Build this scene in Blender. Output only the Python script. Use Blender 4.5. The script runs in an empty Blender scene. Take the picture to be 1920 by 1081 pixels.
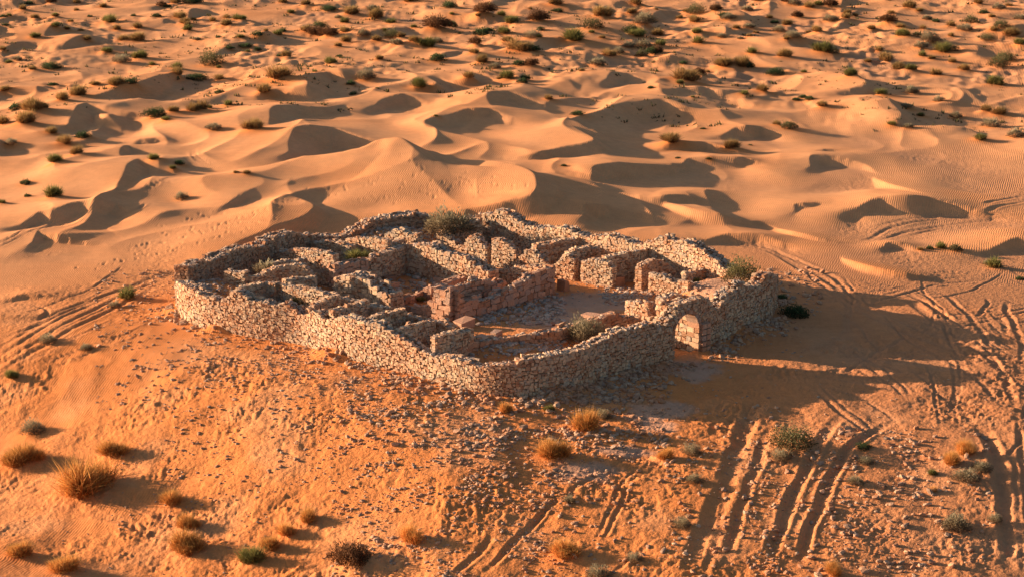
import bpy, math, random
import numpy as np
from mathutils import Matrix, Vector

# ------------------------------------------------------------------ camera, sky, sun, exposure
S = bpy.context.scene
COL = S.collection
CAM_H, PITCH, HFOV = 46.0, math.radians(14.0), math.radians(24.0)
cd = bpy.data.cameras.new('camera'); cam = bpy.data.objects.new('camera', cd); COL.objects.link(cam)
cam.location = (0, 0, CAM_H); cam.rotation_euler = (math.pi / 2 - PITCH, 0, 0)
cd.sensor_width = 36; cd.lens = 18 / math.tan(HFOV / 2); cd.clip_start = 1; cd.clip_end = 9000
S.camera = cam

SUN_EL = math.radians(11.8)
TRAVEL = (0.955, -0.297)                       # horizontal direction the light travels in
w = bpy.data.worlds.new('World'); S.world = w; w.use_nodes = True
nt = w.node_tree; nt.nodes.clear()
sky = nt.nodes.new('ShaderNodeTexSky'); sky.sky_type = 'NISHITA'; sky.sun_disc = False
sky.sun_elevation = SUN_EL
sky.sun_rotation = math.atan2(-TRAVEL[0], -TRAVEL[1])
sky.dust_density = 2.0
bg = nt.nodes.new('ShaderNodeBackground'); bg.inputs[1].default_value = 0.05
wo = nt.nodes.new('ShaderNodeOutputWorld')
nt.links.new(sky.outputs[0], bg.inputs[0]); nt.links.new(bg.outputs[0], wo.inputs[0])
sl = bpy.data.lights.new('sun', 'SUN'); sun = bpy.data.objects.new('sun', sl); COL.objects.link(sun)
sl.energy = 5.0; sl.angle = math.radians(0.5); sl.color = (1.0, 0.66, 0.41)
d = Vector((TRAVEL[0] * math.cos(SUN_EL), TRAVEL[1] * math.cos(SUN_EL), -math.sin(SUN_EL)))
sun.rotation_euler = d.to_track_quat('-Z', 'Y').to_euler(); sun.location = (-80, 150, 60)
vs = S.view_settings; vs.view_transform = 'Standard'; vs.look = 'None'; vs.gamma = 1; vs.use_curve_mapping = False
vs.exposure = 1.62

# ------------------------------------------------------------------ small helpers
R = np.random.RandomState(7); random.seed(7)
FPX = 960 / math.tan(HFOV / 2); CT, ST = math.cos(PITCH), math.sin(PITCH)
def at(px, py, z=0.0):
    """the place on the level z that the photograph shows at px, py"""
    X = (px - 960) / FPX; Y = -(py - 540.5) / FPX
    t = (z - CAM_H) / (-ST + Y * CT)
    return np.array([X * t, (CT + Y * ST) * t])
def px_of(x, y, z): return 960 + x / (y * CT + (CAM_H - z) * ST) * FPX
def z_for(y, py):
    Y = -(py - 540.5) / FPX
    return CAM_H + y * (-ST + Y * CT) / (CT + Y * ST)
def sstep(a, b, x):
    t = np.clip((x - a) / (b - a), 0, 1); return t * t * (3 - 2 * t)
def _hash(ix, iy, seed):
    h = (ix.astype(np.int64) * 374761393 + iy.astype(np.int64) * 668265263 + seed * 974711) & 0xffffffff
    h = ((h ^ (h >> 13)) * 1274126177) & 0xffffffff
    return ((h ^ (h >> 16)) & 0xffff) / 65535.0
def noise(x, y, seed=0):
    """gradient noise, about -1..1"""
    ix = np.floor(x); iy = np.floor(y); fx = x - ix; fy = y - iy
    u = fx ** 3 * (fx * (fx * 6 - 15) + 10); v = fy ** 3 * (fy * (fy * 6 - 15) + 10)
    def g(ax, ay):
        a = _hash(ix + ax, iy + ay, seed) * 2 * math.pi
        return np.cos(a) * (fx - ax) + np.sin(a) * (fy - ay)
    return 1.5 * ((g(0, 0) * (1 - u) + g(1, 0) * u) * (1 - v) + (g(0, 1) * (1 - u) + g(1, 1) * u) * v)
def fbm(x, y, seed, n=4):
    s = 0; a = 1.0
    for i in range(n):
        s = s + a * noise(x, y, seed + i); a *= .5; x = x * 2.03; y = y * 2.03
    return s / 1.6
def mesh_np(name, V, F, nper):
    me = bpy.data.meshes.new(name); F = np.asarray(F, dtype=np.int32)
    me.vertices.add(len(V)); me.vertices.foreach_set('co', np.asarray(V, dtype=np.float32).ravel())
    me.loops.add(F.size); me.loops.foreach_set('vertex_index', F.ravel())
    me.polygons.add(len(F)); me.polygons.foreach_set('loop_start', np.arange(0, F.size, nper, dtype=np.int32))
    me.polygons.foreach_set('loop_total', np.full(len(F), nper, dtype=np.int32))
    me.polygons.foreach_set('use_smooth', np.zeros(len(F), bool)); me.update(calc_edges=True); return me
def link(name, me, mat=None, parent=None, **props):
    o = bpy.data.objects.new(name, me); COL.objects.link(o)
    if mat is not None and me is not None and not me.materials: me.materials.append(mat)
    if parent is not None: o.parent = parent
    for k, v in props.items(): o[k] = v
    return o
def set_attr(me, name, arr):
    a = me.attributes.new(name, 'FLOAT', 'POINT'); a.data.foreach_set('value', np.asarray(arr, dtype=np.float32))

# ------------------------------------------------------------------ materials
def new_mat(name, rough=.9):
    m = bpy.data.materials.new(name); m.use_nodes = True; n = m.node_tree
    b = n.nodes['Principled BSDF']; b.inputs['Roughness'].default_value = rough
    b.inputs['Specular IOR Level'].default_value = .15
    return m, n, b
def N(nt, t, **kw):
    n = nt.nodes.new(t)
    for k, v in kw.items():
        if k.startswith('i_'): n.inputs[k[2:].replace('_', ' ')].default_value = v
        else: setattr(n, k, v)
    return n
def mixc(nt, f, a, b, blend='MIX'):
    m = nt.nodes.new('ShaderNodeMix'); m.data_type = 'RGBA'; m.blend_type = blend
    for s, v in ((m.inputs[0], f), (m.inputs[6], a), (m.inputs[7], b)):
        if hasattr(v, 'is_output'): nt.links.new(v, s)
        else: s.default_value = v if not isinstance(v, tuple) else (*v, 1)
    return m.outputs[2]
def mth(nt, op, a, b=0.0, c=0.0, clamp=False):
    m = nt.nodes.new('ShaderNodeMath'); m.operation = op; m.use_clamp = clamp
    for i, v in enumerate((a, b, c)):
        if hasattr(v, 'is_output'): nt.links.new(v, m.inputs[i])
        else: m.inputs[i].default_value = v
    return m.outputs[0]
def noise_n(nt, vec, scale, detail=3, rough=.55):
    n = N(nt, 'ShaderNodeTexNoise'); n.inputs['Scale'].default_value = scale
    n.inputs['Detail'].default_value = detail; n.inputs['Roughness'].default_value = rough
    nt.links.new(vec, n.inputs['Vector']); return n.outputs['Fac']
def ramp(nt, fac, a, b):
    m = N(nt, 'ShaderNodeMapRange'); m.inputs[1].default_value = a; m.inputs[2].default_value = b
    nt.links.new(fac, m.inputs[0]); return m.outputs[0]

def sand_material():
    m, n, b = new_mat('sand', .95); L = n.links
    b.inputs['Specular IOR Level'].default_value = .05
    geo = N(n, 'ShaderNodeNewGeometry'); pos = geo.outputs['Position']
    att = lambda s: N(n, 'ShaderNodeAttribute', attribute_name=s).outputs['Fac']
    orange, ripple, grey, damp = att('orange'), att('ripple'), att('grey'), att('dust')
    n1 = noise_n(n, pos, .12, 4); n2 = noise_n(n, pos, 1.1, 4, .6); n3 = noise_n(n, pos, 9.0, 3, .6)
    c = mixc(n, orange, (.58, .310, .160), (.54, .205, .068))
    c = mixc(n, mth(n, 'MULTIPLY', ramp(n, n1, .35, .7), .35), c, (.56, .24, .095))
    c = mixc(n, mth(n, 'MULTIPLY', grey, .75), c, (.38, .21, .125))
    c = mixc(n, mth(n, 'MULTIPLY', damp, .6), c, (.42, .31, .25))
    v = mth(n, 'ADD', mth(n, 'MULTIPLY', ramp(n, n2, .3, .7), .16), mth(n, 'ADD', mth(n, 'MULTIPLY', ramp(n, n3, .3, .7), .16), .84))
    c = mixc(n, 1.0, c, mixc(n, 1.0, v, v), 'MULTIPLY')
    L.new(c, b.inputs['Base Color'])
    # wind ripples: crests run across the wind
    mp = N(n, 'ShaderNodeMapping'); mp.inputs['Rotation'].default_value = (0, 0, math.radians(14)); L.new(pos, mp.inputs['Vector'])
    dn = noise_n(n, pos, .35, 3)
    wv = N(n, 'ShaderNodeTexWave', wave_type='BANDS', bands_direction='X', wave_profile='SIN')
    wv.inputs['Scale'].default_value = 1.6; wv.inputs['Distortion'].default_value = 5.0
    wv.inputs['Detail'].default_value = 2.0; wv.inputs['Detail Scale'].default_value = .55; wv.inputs['Detail Roughness'].default_value = .55
    L.new(mp.outputs[0], wv.inputs['Vector'])
    rp = mth(n, 'MULTIPLY', mth(n, 'MULTIPLY', wv.outputs['Fac'], ripple), ramp(n, n1, .30, .55))
    hh = mth(n, 'ADD', mth(n, 'MULTIPLY', rp, .022), mth(n, 'ADD', mth(n, 'MULTIPLY', noise_n(n, pos, 3.2, 4, .65), mth(n, 'MULTIPLY', mth(n, 'SUBTRACT', 1.12, ripple), .11)), mth(n, 'MULTIPLY', n3, .010)))
    bp = N(n, 'ShaderNodeBump'); bp.inputs['Strength'].default_value = .9; bp.inputs['Distance'].default_value = 1.0
    L.new(hh, bp.inputs['Height']); L.new(bp.outputs[0], b.inputs['Normal'])
    return m
def stone_material(name, c1, c2, c3, red=.32):
    m, n, b = new_mat(name, .9); L = n.links
    geo = N(n, 'ShaderNodeNewGeometry'); pos = geo.outputs['Position']
    oi = N(n, 'ShaderNodeObjectInfo')
    r = mth(n, 'FRACT', mth(n, 'ADD', geo.outputs['Random Per Island'], oi.outputs['Random']))
    r2 = mth(n, 'FRACT', mth(n, 'MULTIPLY', r, 7.31))
    c = mixc(n, ramp(n, r, .15, .85), c1, c2)
    c = mixc(n, mth(n, 'GREATER_THAN', r2, .72), c, c3)
    c = mixc(n, mth(n, 'MULTIPLY', mth(n, 'GREATER_THAN', mth(n, 'FRACT', mth(n, 'MULTIPLY', r, 17.7)), .80), .75), c, (.33, .17, .10))
    big = noise_n(n, pos, .35, 3)
    c = mixc(n, mth(n, 'MULTIPLY', ramp(n, big, .44, .62), red), c, (.50, .20, .085))
    sp = noise_n(n, pos, 6.0, 4, .65)
    v = mth(n, 'ADD', mth(n, 'MULTIPLY', ramp(n, sp, .3, .7), .35), .72)
    c = mixc(n, 1.0, c, mixc(n, 1.0, v, v), 'MULTIPLY')
    L.new(c, b.inputs['Base Color'])
    bp = N(n, 'ShaderNodeBump'); bp.inputs['Strength'].default_value = .7; bp.inputs['Distance'].default_value = .06
    L.new(noise_n(n, pos, 11, 4, .6), bp.inputs['Height']); L.new(bp.outputs[0], b.inputs['Normal'])
    return m
M_SAND = sand_material()
M_STONE = stone_material('rubble_stone', (.61, .46, .32), (.50, .345, .235), (.41, .335, .265))
M_BLOCK = stone_material('dressed_stone', (.50, .31, .22), (.44, .26, .18), (.38, .27, .215), .15)
M_GREY = stone_material('weathered_stone', (.46, .33, .24), (.45, .27, .17), (.31, .22, .165), .45)
M_TOP = stone_material('sky_tinted_stone', (.46, .39, .33), (.44, .33, .26), (.32, .28, .25), .12)  # greyer stone: skylight on the wall tops put into the colour
M_CORE = stone_material('wall_core', (.34, .20, .125), (.36, .22, .14), (.30, .20, .14), .5)

# ------------------------------------------------------------------ the fort's plan (metres)
# outer base line of the curtain wall, read along its four sides
SWL = [at(*p) for p in [(331,575),(331,585),(337,596),(355,609),(400,623),(480,638),(560,650),(604,664),(649,678),(702,691),(760,704),(804,715),(849,726),]] + [np.array(p) for p in [(-3.0,156.05),(-1.9,155.3),(-.7,154.8)]]
SEL = [np.array(p) for p in [(.5,154.7),(1.6,154.95),(2.6,155.5)]] + [at(*p) for p in [(1058,732),(1091,724),(1127,711),(1169,700),(1194,694),(1238,684),(1263,676),(1309,662),(1328,652),(1372,633),(1416,611),(1448,597)]]
NEL = [np.array(p) for p in [(19.9,176.6),(20.2,178.2),(19.4,180.4),(16.8,183.4),(13.2,187.2),(9.5,190.3),(5.6,193.8),(2.0,197.0),(-.8,199.4),(-2.8,200.6)]]
NWL = [np.array(p) for p in [(-4.8,200.9),(-7,200.6),(-9.4,199.8),(-12.4,197.9),(-15.4,195.2),(-18.4,191.9),(-20.9,188.2),(-23,184.4),(-24.8,181.2),(-25.5,179.2)]]
RING = np.array(SWL + SEL + NEL + NWL)
def poly_sdf(x, y, P):
    """signed distance to polygon P, negative inside"""
    dmin = np.full(x.shape, 1e9); ins = np.zeros(x.shape, bool)
    for i in range(len(P)):
        a = P[i]; b = P[(i + 1) % len(P)]; e = b - a
        t = np.clip(((x - a[0]) * e[0] + (y - a[1]) * e[1]) / (e @ e), 0, 1)
        dmin = np.minimum(dmin, (x - a[0] - t * e[0]) ** 2 + (y - a[1] - t * e[1]) ** 2)
        c = ((a[1] > y) != (b[1] > y)) & (x < (b[0] - a[0]) * (y - a[1]) / (b[1] - a[1] + 1e-12) + a[0])
        ins ^= c
    dd = np.sqrt(dmin); return np.where(ins, -dd, dd)

def base_h(x, y):
    """the mound below the fort and the broad lie of the land"""
    x = np.asarray(x, float); y = np.asarray(y, float)
    dx = np.maximum(np.abs(x + 3) - 19, 0); dy = np.maximum(np.abs(y - 178) - 20, 0)
    q = (x + y - 175) ; rr = np.hypot((x + 2.5) / 25.0, (y - 177) / 24.5)      # diamond-like footprint
    rd = (np.abs(x + 2.5) / 25.5 + np.abs(y - 177) / 25.5)
    dd = np.maximum(rd, rr) - 1.0
    front = sstep(186, 158, y)
    drop = 5.2 - 3.3 * sstep(-6, 18, x) * sstep(125, 150, y)
    left = -drop * sstep(.06, 1.5, dd) * front
    right = -3.6 * sstep(148, 112, y) - .5 * sstep(165, 148, y) * front
    k = sstep(-9, 7, x - (150 - y) * .15)
    h = left * (1 - k) + right * k
    h = h - 1.2 * sstep(.15, 1.6, dd) * sstep(0, 25, x) * (1 - front)
    h = h + .30 * fbm(x / 22, y / 22, 11, 3) * sstep(.1, .5, dd)
    return h

# ------------------------------------------------------------------ dunes: crest lines (px, py, height) with the slip face on the right hand
DUNES = [
 ([(37,425,.2),(60,410,1.0),(75,400,1.4),(107,394,1.8),(132,382,2.2),(155,380,2.1),(190,383,1.6),(222,385,1.1),(227,389,.3)],15),
 ([(217,372,.4),(219,358,1.0),(227,342,1.6),(234,327,2.0),(238,316,2.1),(250,308,2.0),(260,306,1.9),(278,311,1.4),(300,318,.8),(330,330,.2)],22),
 ([(225,300,.8),(224,289,1.8),(229,279,2.1),(240,277,1.7),(258,286,.5)],18),
 ([(238,277,.2),(250,270,.9),(262,263,1.4),(272,261,1.6),(295,263,1.1),(325,270,.2)],14),
 ([(128,243,.4),(130,230,1.5),(138,212,2.3),(145,200,2.6),(160,196,2.4),(178,200,1.8),(200,208,1.3),(240,220,.8),(300,230,.2)],20),
 ([(165,198,.4),(185,185,1.4),(205,175,2.0),(230,167,2.2),(260,158,2.2),(290,150,1.8),(320,147,1.2),(350,147,.2)],18),
 ([(178,228,.5),(192,227,1.1),(212,236,1.0),(230,247,.2)],4),
 ([(430,198,.2),(460,192,.8),(480,187,1.4),(495,180,1.9),(517,171,2.3),(540,167,2.6),(560,166,2.8),(578,163,3.0),(573,154,3.0),(568,146,2.9),(585,141,2.4),(610,141,1.3),(650,149,.2)],20),
 ([(503,238,.4),(507,222,2.2),(506,212,2.9),(515,203,3.1),(530,201,2.9),(555,202,2.5),(592,206,1.8),(630,208,1.1),(690,207,.2)],22),
 ([(542,292,.3),(541,272,2.2),(547,256,2.9),(552,246,3.2),(565,241,3.2),(580,239,3.2),(605,240,2.8),(630,243,2.3),(650,250,1.7),(675,259,1.1),(705,268,.2)],24),
 ([(860,309,1.0),(830,304,1.9),(812,302,2.4),(790,292,3.3),(775,280,3.9),(764,269,4.4),(755,262,4.6),(743,261,4.5),(710,266,3.7),(682,279,2.8),(640,289,1.9),(590,297,1.1),(540,308,.3)],28),
 ([(870,399,.3),(885,395,1.1),(930,386,1.8),(960,378,2.2),(982,373,2.5),(1000,366,2.8),(1006,352,3.0),(1004,337,3.1),(998,328,3.1),(985,320,2.9),(960,312,2.7),(930,306,2.4),(890,303,1.9),(850,305,1.0)],26),
 ([(940,304,.2),(990,300,.6),(1022,290,1.2),(1035,285,1.4),(1060,277,1.8),(1085,274,1.9),(1108,270,2.0),(1113,266,2.0),(1100,257,1.9),(1085,250,1.7),(1062,246,1.0)],16),
 ([(1112,248,.5),(1100,243,1.6),(1088,235,1.8),(1070,230,1.6),(1040,226,1.1),(1000,222,.3)],16),
 ([(935,214,.2),(922,203,1.6),(914,191,2.4),(913,181,2.7),(925,177,2.6),(955,178,2.2),(990,190,1.1),(1025,203,.2)],18),
 ([(780,249,.2),(800,240,.9),(817,230,1.6),(850,217,2.2),(875,207,2.6),(890,204,2.8),(920,207,2.4),(938,214,1.6),(960,224,.3)],18),
 ([(704,206,.3),(712,195,1.3),(725,188,1.9),(745,181,2.2),(762,180,2.1),(785,188,1.5),(825,206,.3)],16),
 ([(765,177,.2),(780,172,.8),(795,168,1.2),(802,164,1.4),(816,162,1.6),(818,157,1.4),(802,155,.6)],10),
 ([(835,157,.2),(855,155,.8),(875,150,1.1),(880,145,1.3),(870,141,.5)],10),
 ([(1125,219,.3),(1140,212,.9),(1172,204,1.5),(1200,197,1.8),(1220,192,2.0),(1240,194,1.8),(1265,203,1.1),(1285,213,.2)],16),
 ([(1266,179,.3),(1282,172,1.3),(1305,169,1.7),(1322,171,1.3),(1357,186,.2)],14),
 ([(1138,152,.5),(1143,140,1.6),(1152,136,1.7),(1180,142,1.1),(1207,156,.2)],14),
 ([(1350,256,.2),(1365,249,.9),(1380,241,1.4),(1395,239,1.6),(1425,240,1.2),(1445,249,.2)],12),
 ([(1225,290,.2),(1260,280,.9),(1282,273,1.3),(1305,269,1.5),(1328,271,1.3),(1350,280,.6),(1366,289,.2)],12),
 ([(1015,336,.2),(1060,331,.8),(1108,331,1.1),(1110,319,1.6),(1122,312,1.8),(1160,310,1.8),(1210,313,1.5),(1250,316,1.2),(1262,318,.5)],14),
 ([(1281,314,.6),(1290,304,1.0),(1320,302,1.1),(1375,299,1.4),(1400,301,1.2),(1425,308,.7),(1447,317,.2)],12),
 ([(1145,364,.3),(1180,371,.7),(1210,374,1.0),(1235,375,1.2),(1262,371,1.4),(1290,376,1.0),(1337,391,.2)],14),
 ([(1096,408,.3),(1092,398,1.0),(1100,390,1.4),(1120,387,1.5),(1145,389,1.2),(1180,400,.3)],12),
 ([(1225,384,.3),(1275,393,1.0),(1325,403,1.2),(1375,412,1.0),(1405,418,.2)],9),
 ([(1325,450,.2),(1360,440,.8),(1385,437,1.1),(1420,437,1.2),(1440,443,.8),(1470,455,.2)],10),
 ([(1608,391,.2),(1625,381,1.1),(1650,371,1.8),(1680,366,2.2),(1710,366,2.2),(1745,371,1.6),(1790,383,1.0),(1850,401,.2)],16),
 ([(1491,396,.4),(1490,384,1.2),(1505,381,1.4),(1540,381,1.2),(1556,389,.8),(1585,404,.2)],12),
 ([(1521,313,.4),(1518,297,1.2),(1530,290,1.5),(1570,296,1.1),(1620,310,.6),(1645,326,.2)],14),
 ([(1640,336,.2),(1662,344,.8),(1695,353,1.2),(1730,363,1.5)],12),
 ([(1518,286,.2),(1535,281,.8),(1560,280,.7),(1580,285,.2)],8),
 ([(1692,226,.5),(1688,215,1.5),(1676,203,1.7),(1655,192,1.5),(1630,187,.7)],12),
 ([(1590,176,.3),(1600,171,1.1),(1622,163,1.7),(1622,155,1.9),(1607,148,1.9),(1594,140,1.3)],12),
 ([(1835,252,.2),(1815,241,.9),(1790,238,1.1),(1760,238,.9),(1720,245,.2)],10),
 ([(1658,463,.2),(1663,455,.6),(1680,452,.8),(1700,458,.5),(1716,466,.1)],5),
 ([(1855,468,.2),(1880,456,.9),(1902,446,1.2),(1920,446,1.2),(1955,457,.4)],10),
 ([(1580,484,.2),(1600,489,.5),(1640,500,.7),(1700,512,.6),(1760,522,.1)],8),
 ([(1436,424,.3),(1490,434,.9),(1535,445,.8),(1570,453,.2)],7),
 ([(398,406,.2),(425,388,1.0),(437,378,1.2),(462,368,1.3),(485,361,1.3),(510,360,1.4),(530,355,1.6),(543,347,1.8),(546,336,1.6),(543,327,.6)],16),
 ([(325,508,.2),(360,496,.5),(400,479,.8),(450,455,1.0),(500,437,1.2),(545,420,1.3),(575,405,1.5),(588,393,1.7),(583,386,1.6),(560,383,1.0)],16),
 ([(-10,184,.3),(5,176,.8),(30,172,1.2),(60,178,.9),(95,190,.2)],12),
 ([(-80,300,.3),(-60,285,1.5),(-30,270,2),(0,268,1.5),(40,280,.3)],16),
 ([(-60,590,.2),(-20,586,.4),(20,588,.4),(60,590,.3),(75,589,.2)],8),
 ([(20,560,.1),(35,552,.4),(52,548,.5),(66,552,.2)],5),
 ([(60,462,.2),(66,448,.8),(72,440,.9),(80,444,.5)],8),
]
def dune_field():
    out = []
    for cl, lw in DUNES:
        hs = np.array([c[2] for c in cl], float) * .76; k0 = int(np.argmax(hs))
        for it in range(8):                            # a crest cannot fall faster along its line than sand allows
            P = []
            for (px, py, _), h in zip(cl, hs):
                p = at(px, py, h)
                for _ in range(2): p = at(px, py, h + float(base_h(*p)))
                P.append((p[0], p[1], h))
            Q = np.array(P)
            for rng_, st in ((range(k0 + 1, len(P)), -1), (range(k0 - 1, -1, -1), 1)):
                for i in rng_:
                    dd = np.linalg.norm(Q[i, :2] - Q[i + st, :2]); hs[i] = max(hs[i], (hs[i + st] - .16 * dd) * .6 + .4 * hs[i])
        out.append((np.array(P), lw * (.8 if lw > 10 else .9)))
    rr = np.random.RandomState(21)
    n = 0
    while n < 420:                                     # low dunes farther out and on both sides
        y = rr.uniform(200, 620); x = rr.uniform(-.42, .42) * y
        v = CAM_H / y; pyy = 540 + FPX * math.tan(math.atan(v) - PITCH); pxx = px_of(x, y, 0)
        if -60 < pxx < 1980 and pyy > 122: continue
        if pyy > 430 and not (pxx < -250 or pxx > 2200): continue
        a = math.radians(rr.normal(78, 28)); L = rr.uniform(5, 15) * (1 if y < 420 else 1.7); k = rr.normal(0, .05) - .03
        H = rr.uniform(.35, 1.25) * (1 if y < 420 else 1.5); P = []; m = 9
        for i in range(m):
            t = i / (m - 1); P.append((x, y, max(.08, H * math.sin(math.pi * t) ** .8)))
            x += math.cos(a) * L / m * 1.3; y += math.sin(a) * L / m * 1.3; a += k * L / m * 1.3 * (1.2 if t > .5 else 1)
        out.append((np.array(P), rr.uniform(9, 16) * H ** .5)); n += 1
    return out
def resample(P, n):
    """smooth Catmull-Rom through crest points"""
    Q = np.vstack([2 * P[0] - P[1], P, 2 * P[-1] - P[-2]]); out = []
    for i in range(1, len(Q) - 2):
        for k in range(n):
            t = k / n; a, b, c, e = Q[i - 1], Q[i], Q[i + 1], Q[i + 2]
            out.append(.5 * ((2 * b) + (c - a) * t + (2 * a - 5 * b + 4 * c - e) * t * t + (3 * b - a - 3 * c + e) * t ** 3))
    out.append(P[-1]); return np.array(out)
def add_dune(X, Y, Hh, P, Lw):
    hm = P[:, 2].max(); ll = 3.2 * hm; pad = max(Lw * 1.7, ll) + 1
    i = np.where((X > P[:, 0].min() - pad) & (X < P[:, 0].max() + pad) & (Y > P[:, 1].min() - pad) & (Y < P[:, 1].max() + pad))[0]
    if not len(i): return
    C = resample(P, 3); C[:, 2] = np.maximum(C[:, 2], .03)
    x = X[i]; y = Y[i]; best = np.full(len(i), 1e9); hh = np.zeros(len(i)); ws = np.zeros(len(i)); ca = np.zeros(len(i))
    T = np.gradient(C[:, :2], axis=0); T /= np.linalg.norm(T, axis=1)[:, None] + 1e-9
    NR = np.stack([T[:, 1], -T[:, 0]], 1)
    for k in range(len(C) - 1):
        a = C[k]; b = C[k + 1]; ex, ey = b[0] - a[0], b[1] - a[1]
        t = np.clip(((x - a[0]) * ex + (y - a[1]) * ey) / (ex * ex + ey * ey + 1e-9), 0, 1)
        qx = x - a[0] - t * ex; qy = y - a[1] - t * ey; dd = qx * qx + qy * qy
        j = dd < best
        nx = NR[k, 0] * (1 - t) + NR[k + 1, 0] * t; ny = NR[k, 1] * (1 - t) + NR[k + 1, 1] * t
        cc = (qx * nx + qy * ny) / (np.sqrt(dd) + 1e-6)
        best = np.where(j, dd, best); hk = a[2] + (b[2] - a[2]) * t; wk = 1 / (dd + .3) ** 2.2; hh = hh + wk * hk; ws = ws + wk; ca = np.where(j, cc, ca)
    dist = np.sqrt(best); k = sstep(-.7, .7, ca); hh = hh / ws
    wob = 1 + .25 * noise(x / 7, y / 7, 5)
    L = Lw * (.45 + .55 * np.sqrt(hh / hm)) * wob
    tw = np.clip(dist / L, 0, 1); gw = (1 - tw ** 1.35) ; gw = np.clip(gw, 0, 1) ** 1.5 * (1 + .0 * tw)
    Ll = np.maximum(hh / .60, .2); tl = dist / Ll
    gl = np.where(tl < .75, 1 - tl, .25 * np.exp(-(tl - .75) * 4.0))
    gl = np.where(tl > 2.2, gl * np.clip(1 - (tl - 2.2), 0, 1), gl)
    # sharp side step at the crest is the crest itself: both profiles are 1 there
    h = hh * (gw * (1 - k) + gl * k)
    a0 = Hh[i]; kk = .22; m = np.maximum(a0, h); df = np.abs(a0 - h)
    sm = m + np.where(df < kk, (kk - df) ** 2 / (4 * kk), 0) * np.clip(np.minimum(a0, h) * 6, 0, 1)
    Hh[i] = np.where(h > .004, sm, a0)

# ------------------------------------------------------------------ ground sheet: one grid that is finer where it is near
def axis(lo, hi, n, ext, m):
    """dense between lo and hi, easing out to the two ends of ext"""
    core = np.linspace(lo, hi, n)
    t = np.linspace(0, 1, m + 1)[1:] ** 2.0
    return np.concatenate([(lo - (lo - ext[0]) * t)[::-1], core, hi + (ext[1] - hi) * t])
A_AX = axis(-.262, .25, 1040, (-1.5, 1.5), 45)
V_AX = np.concatenate([np.linspace(2.4, .45, 14)[:-1], np.linspace(.45, .112, 860), .112 * np.linspace(1, .012, 60)[1:]])
Y_AX = CAM_H / V_AX
GX = (A_AX[None, :] * Y_AX[:, None]).ravel(); GY = np.repeat(Y_AX, len(A_AX))
NR_, NC_ = len(Y_AX), len(A_AX)
BASE = base_h(GX, GY)
DH = np.zeros_like(GX)
for P, lw in dune_field(): add_dune(GX, GY, DH, P, lw)
sdf = np.full(GX.shape, 50.0)
ii = np.where((np.abs(GX) < 60) & (GY > 110) & (GY < 240))[0]
sdf[ii] = poly_sdf(GX[ii], GY[ii], RING)
DH *= sstep(-.5, 2.0, sdf)
HT = BASE + DH
wx = GX + 4 * noise(GX / 15, GY / 18, 301); wy = GY + 6 * noise(GX / 17, GY / 20, 302)
uu = wx * .96 - wy * .22; vv = wx * .22 + wy * .96
rg = 1 - np.abs(noise(uu / 15, vv / 26, 303)); rg2 = 1 - np.abs(noise(uu / 8 + .25 * rg, vv / 15, 304))
fld = sstep(196, 214, GY - .18 * GX) * sstep(1.0, 5, sdf) * (1 - .75 * sstep(14, 34, GX) * sstep(262, 238, GY))
HT += fld * (1 - .35 * sstep(262, 300, GY)) * (1 - .4 * sstep(0, 25, GX) * sstep(275, 250, GY)) * (.62 * rg ** 3 + .34 * rg2 ** 3) * (1 - .6 * sstep(.6, 2.2, DH)) * (1 - sstep(500, 700, GY))
G2 = HT.reshape(NR_, NC_); dY = np.diff(Y_AX)[:, None]
for _ in range(45):                                    # let slopes steeper than sand can hold slide down
    for lo_ in (0, 1):
        a = G2[lo_:870:2]; b = G2[lo_ + 1:871:2]; n_ = min(len(a), len(b)); d_ = b[:n_] - a[:n_]; lim = .68 * dY[lo_:870:2][:n_]
        e_ = np.sign(d_) * np.clip(np.abs(d_) - lim, 0, None) * .5; a[:n_] += e_; b[:n_] -= e_
    dX = (np.diff(A_AX)[None, :] * Y_AX[:870, None])
    for lo_ in (0, 1):
        a = G2[:870, lo_:-1:2]; b = G2[:870, lo_ + 1::2]; n_ = min(a.shape[1], b.shape[1]); d_ = b[:, :n_] - a[:, :n_]; lim = .68 * dX[:, lo_::2][:, :n_]
        e_ = np.sign(d_) * np.clip(np.abs(d_) - lim, 0, None) * .5; a[:, :n_] += e_; b[:, :n_] -= e_
DH = HT - BASE
far = sstep(420, 700, GY)
HT += far * (2.2 * np.abs(fbm(GX / 60, GY / 60, 31, 4)) + 1.5 * fbm(GX / 200, GY / 200, 35, 3))
# gentle dune-like swell in the bushy far field
swl = sstep(235, 300, GY) * (1 - far)
HT += swl * .55 * np.abs(fbm(GX / 16, GY / 24, 41, 3))
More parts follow.
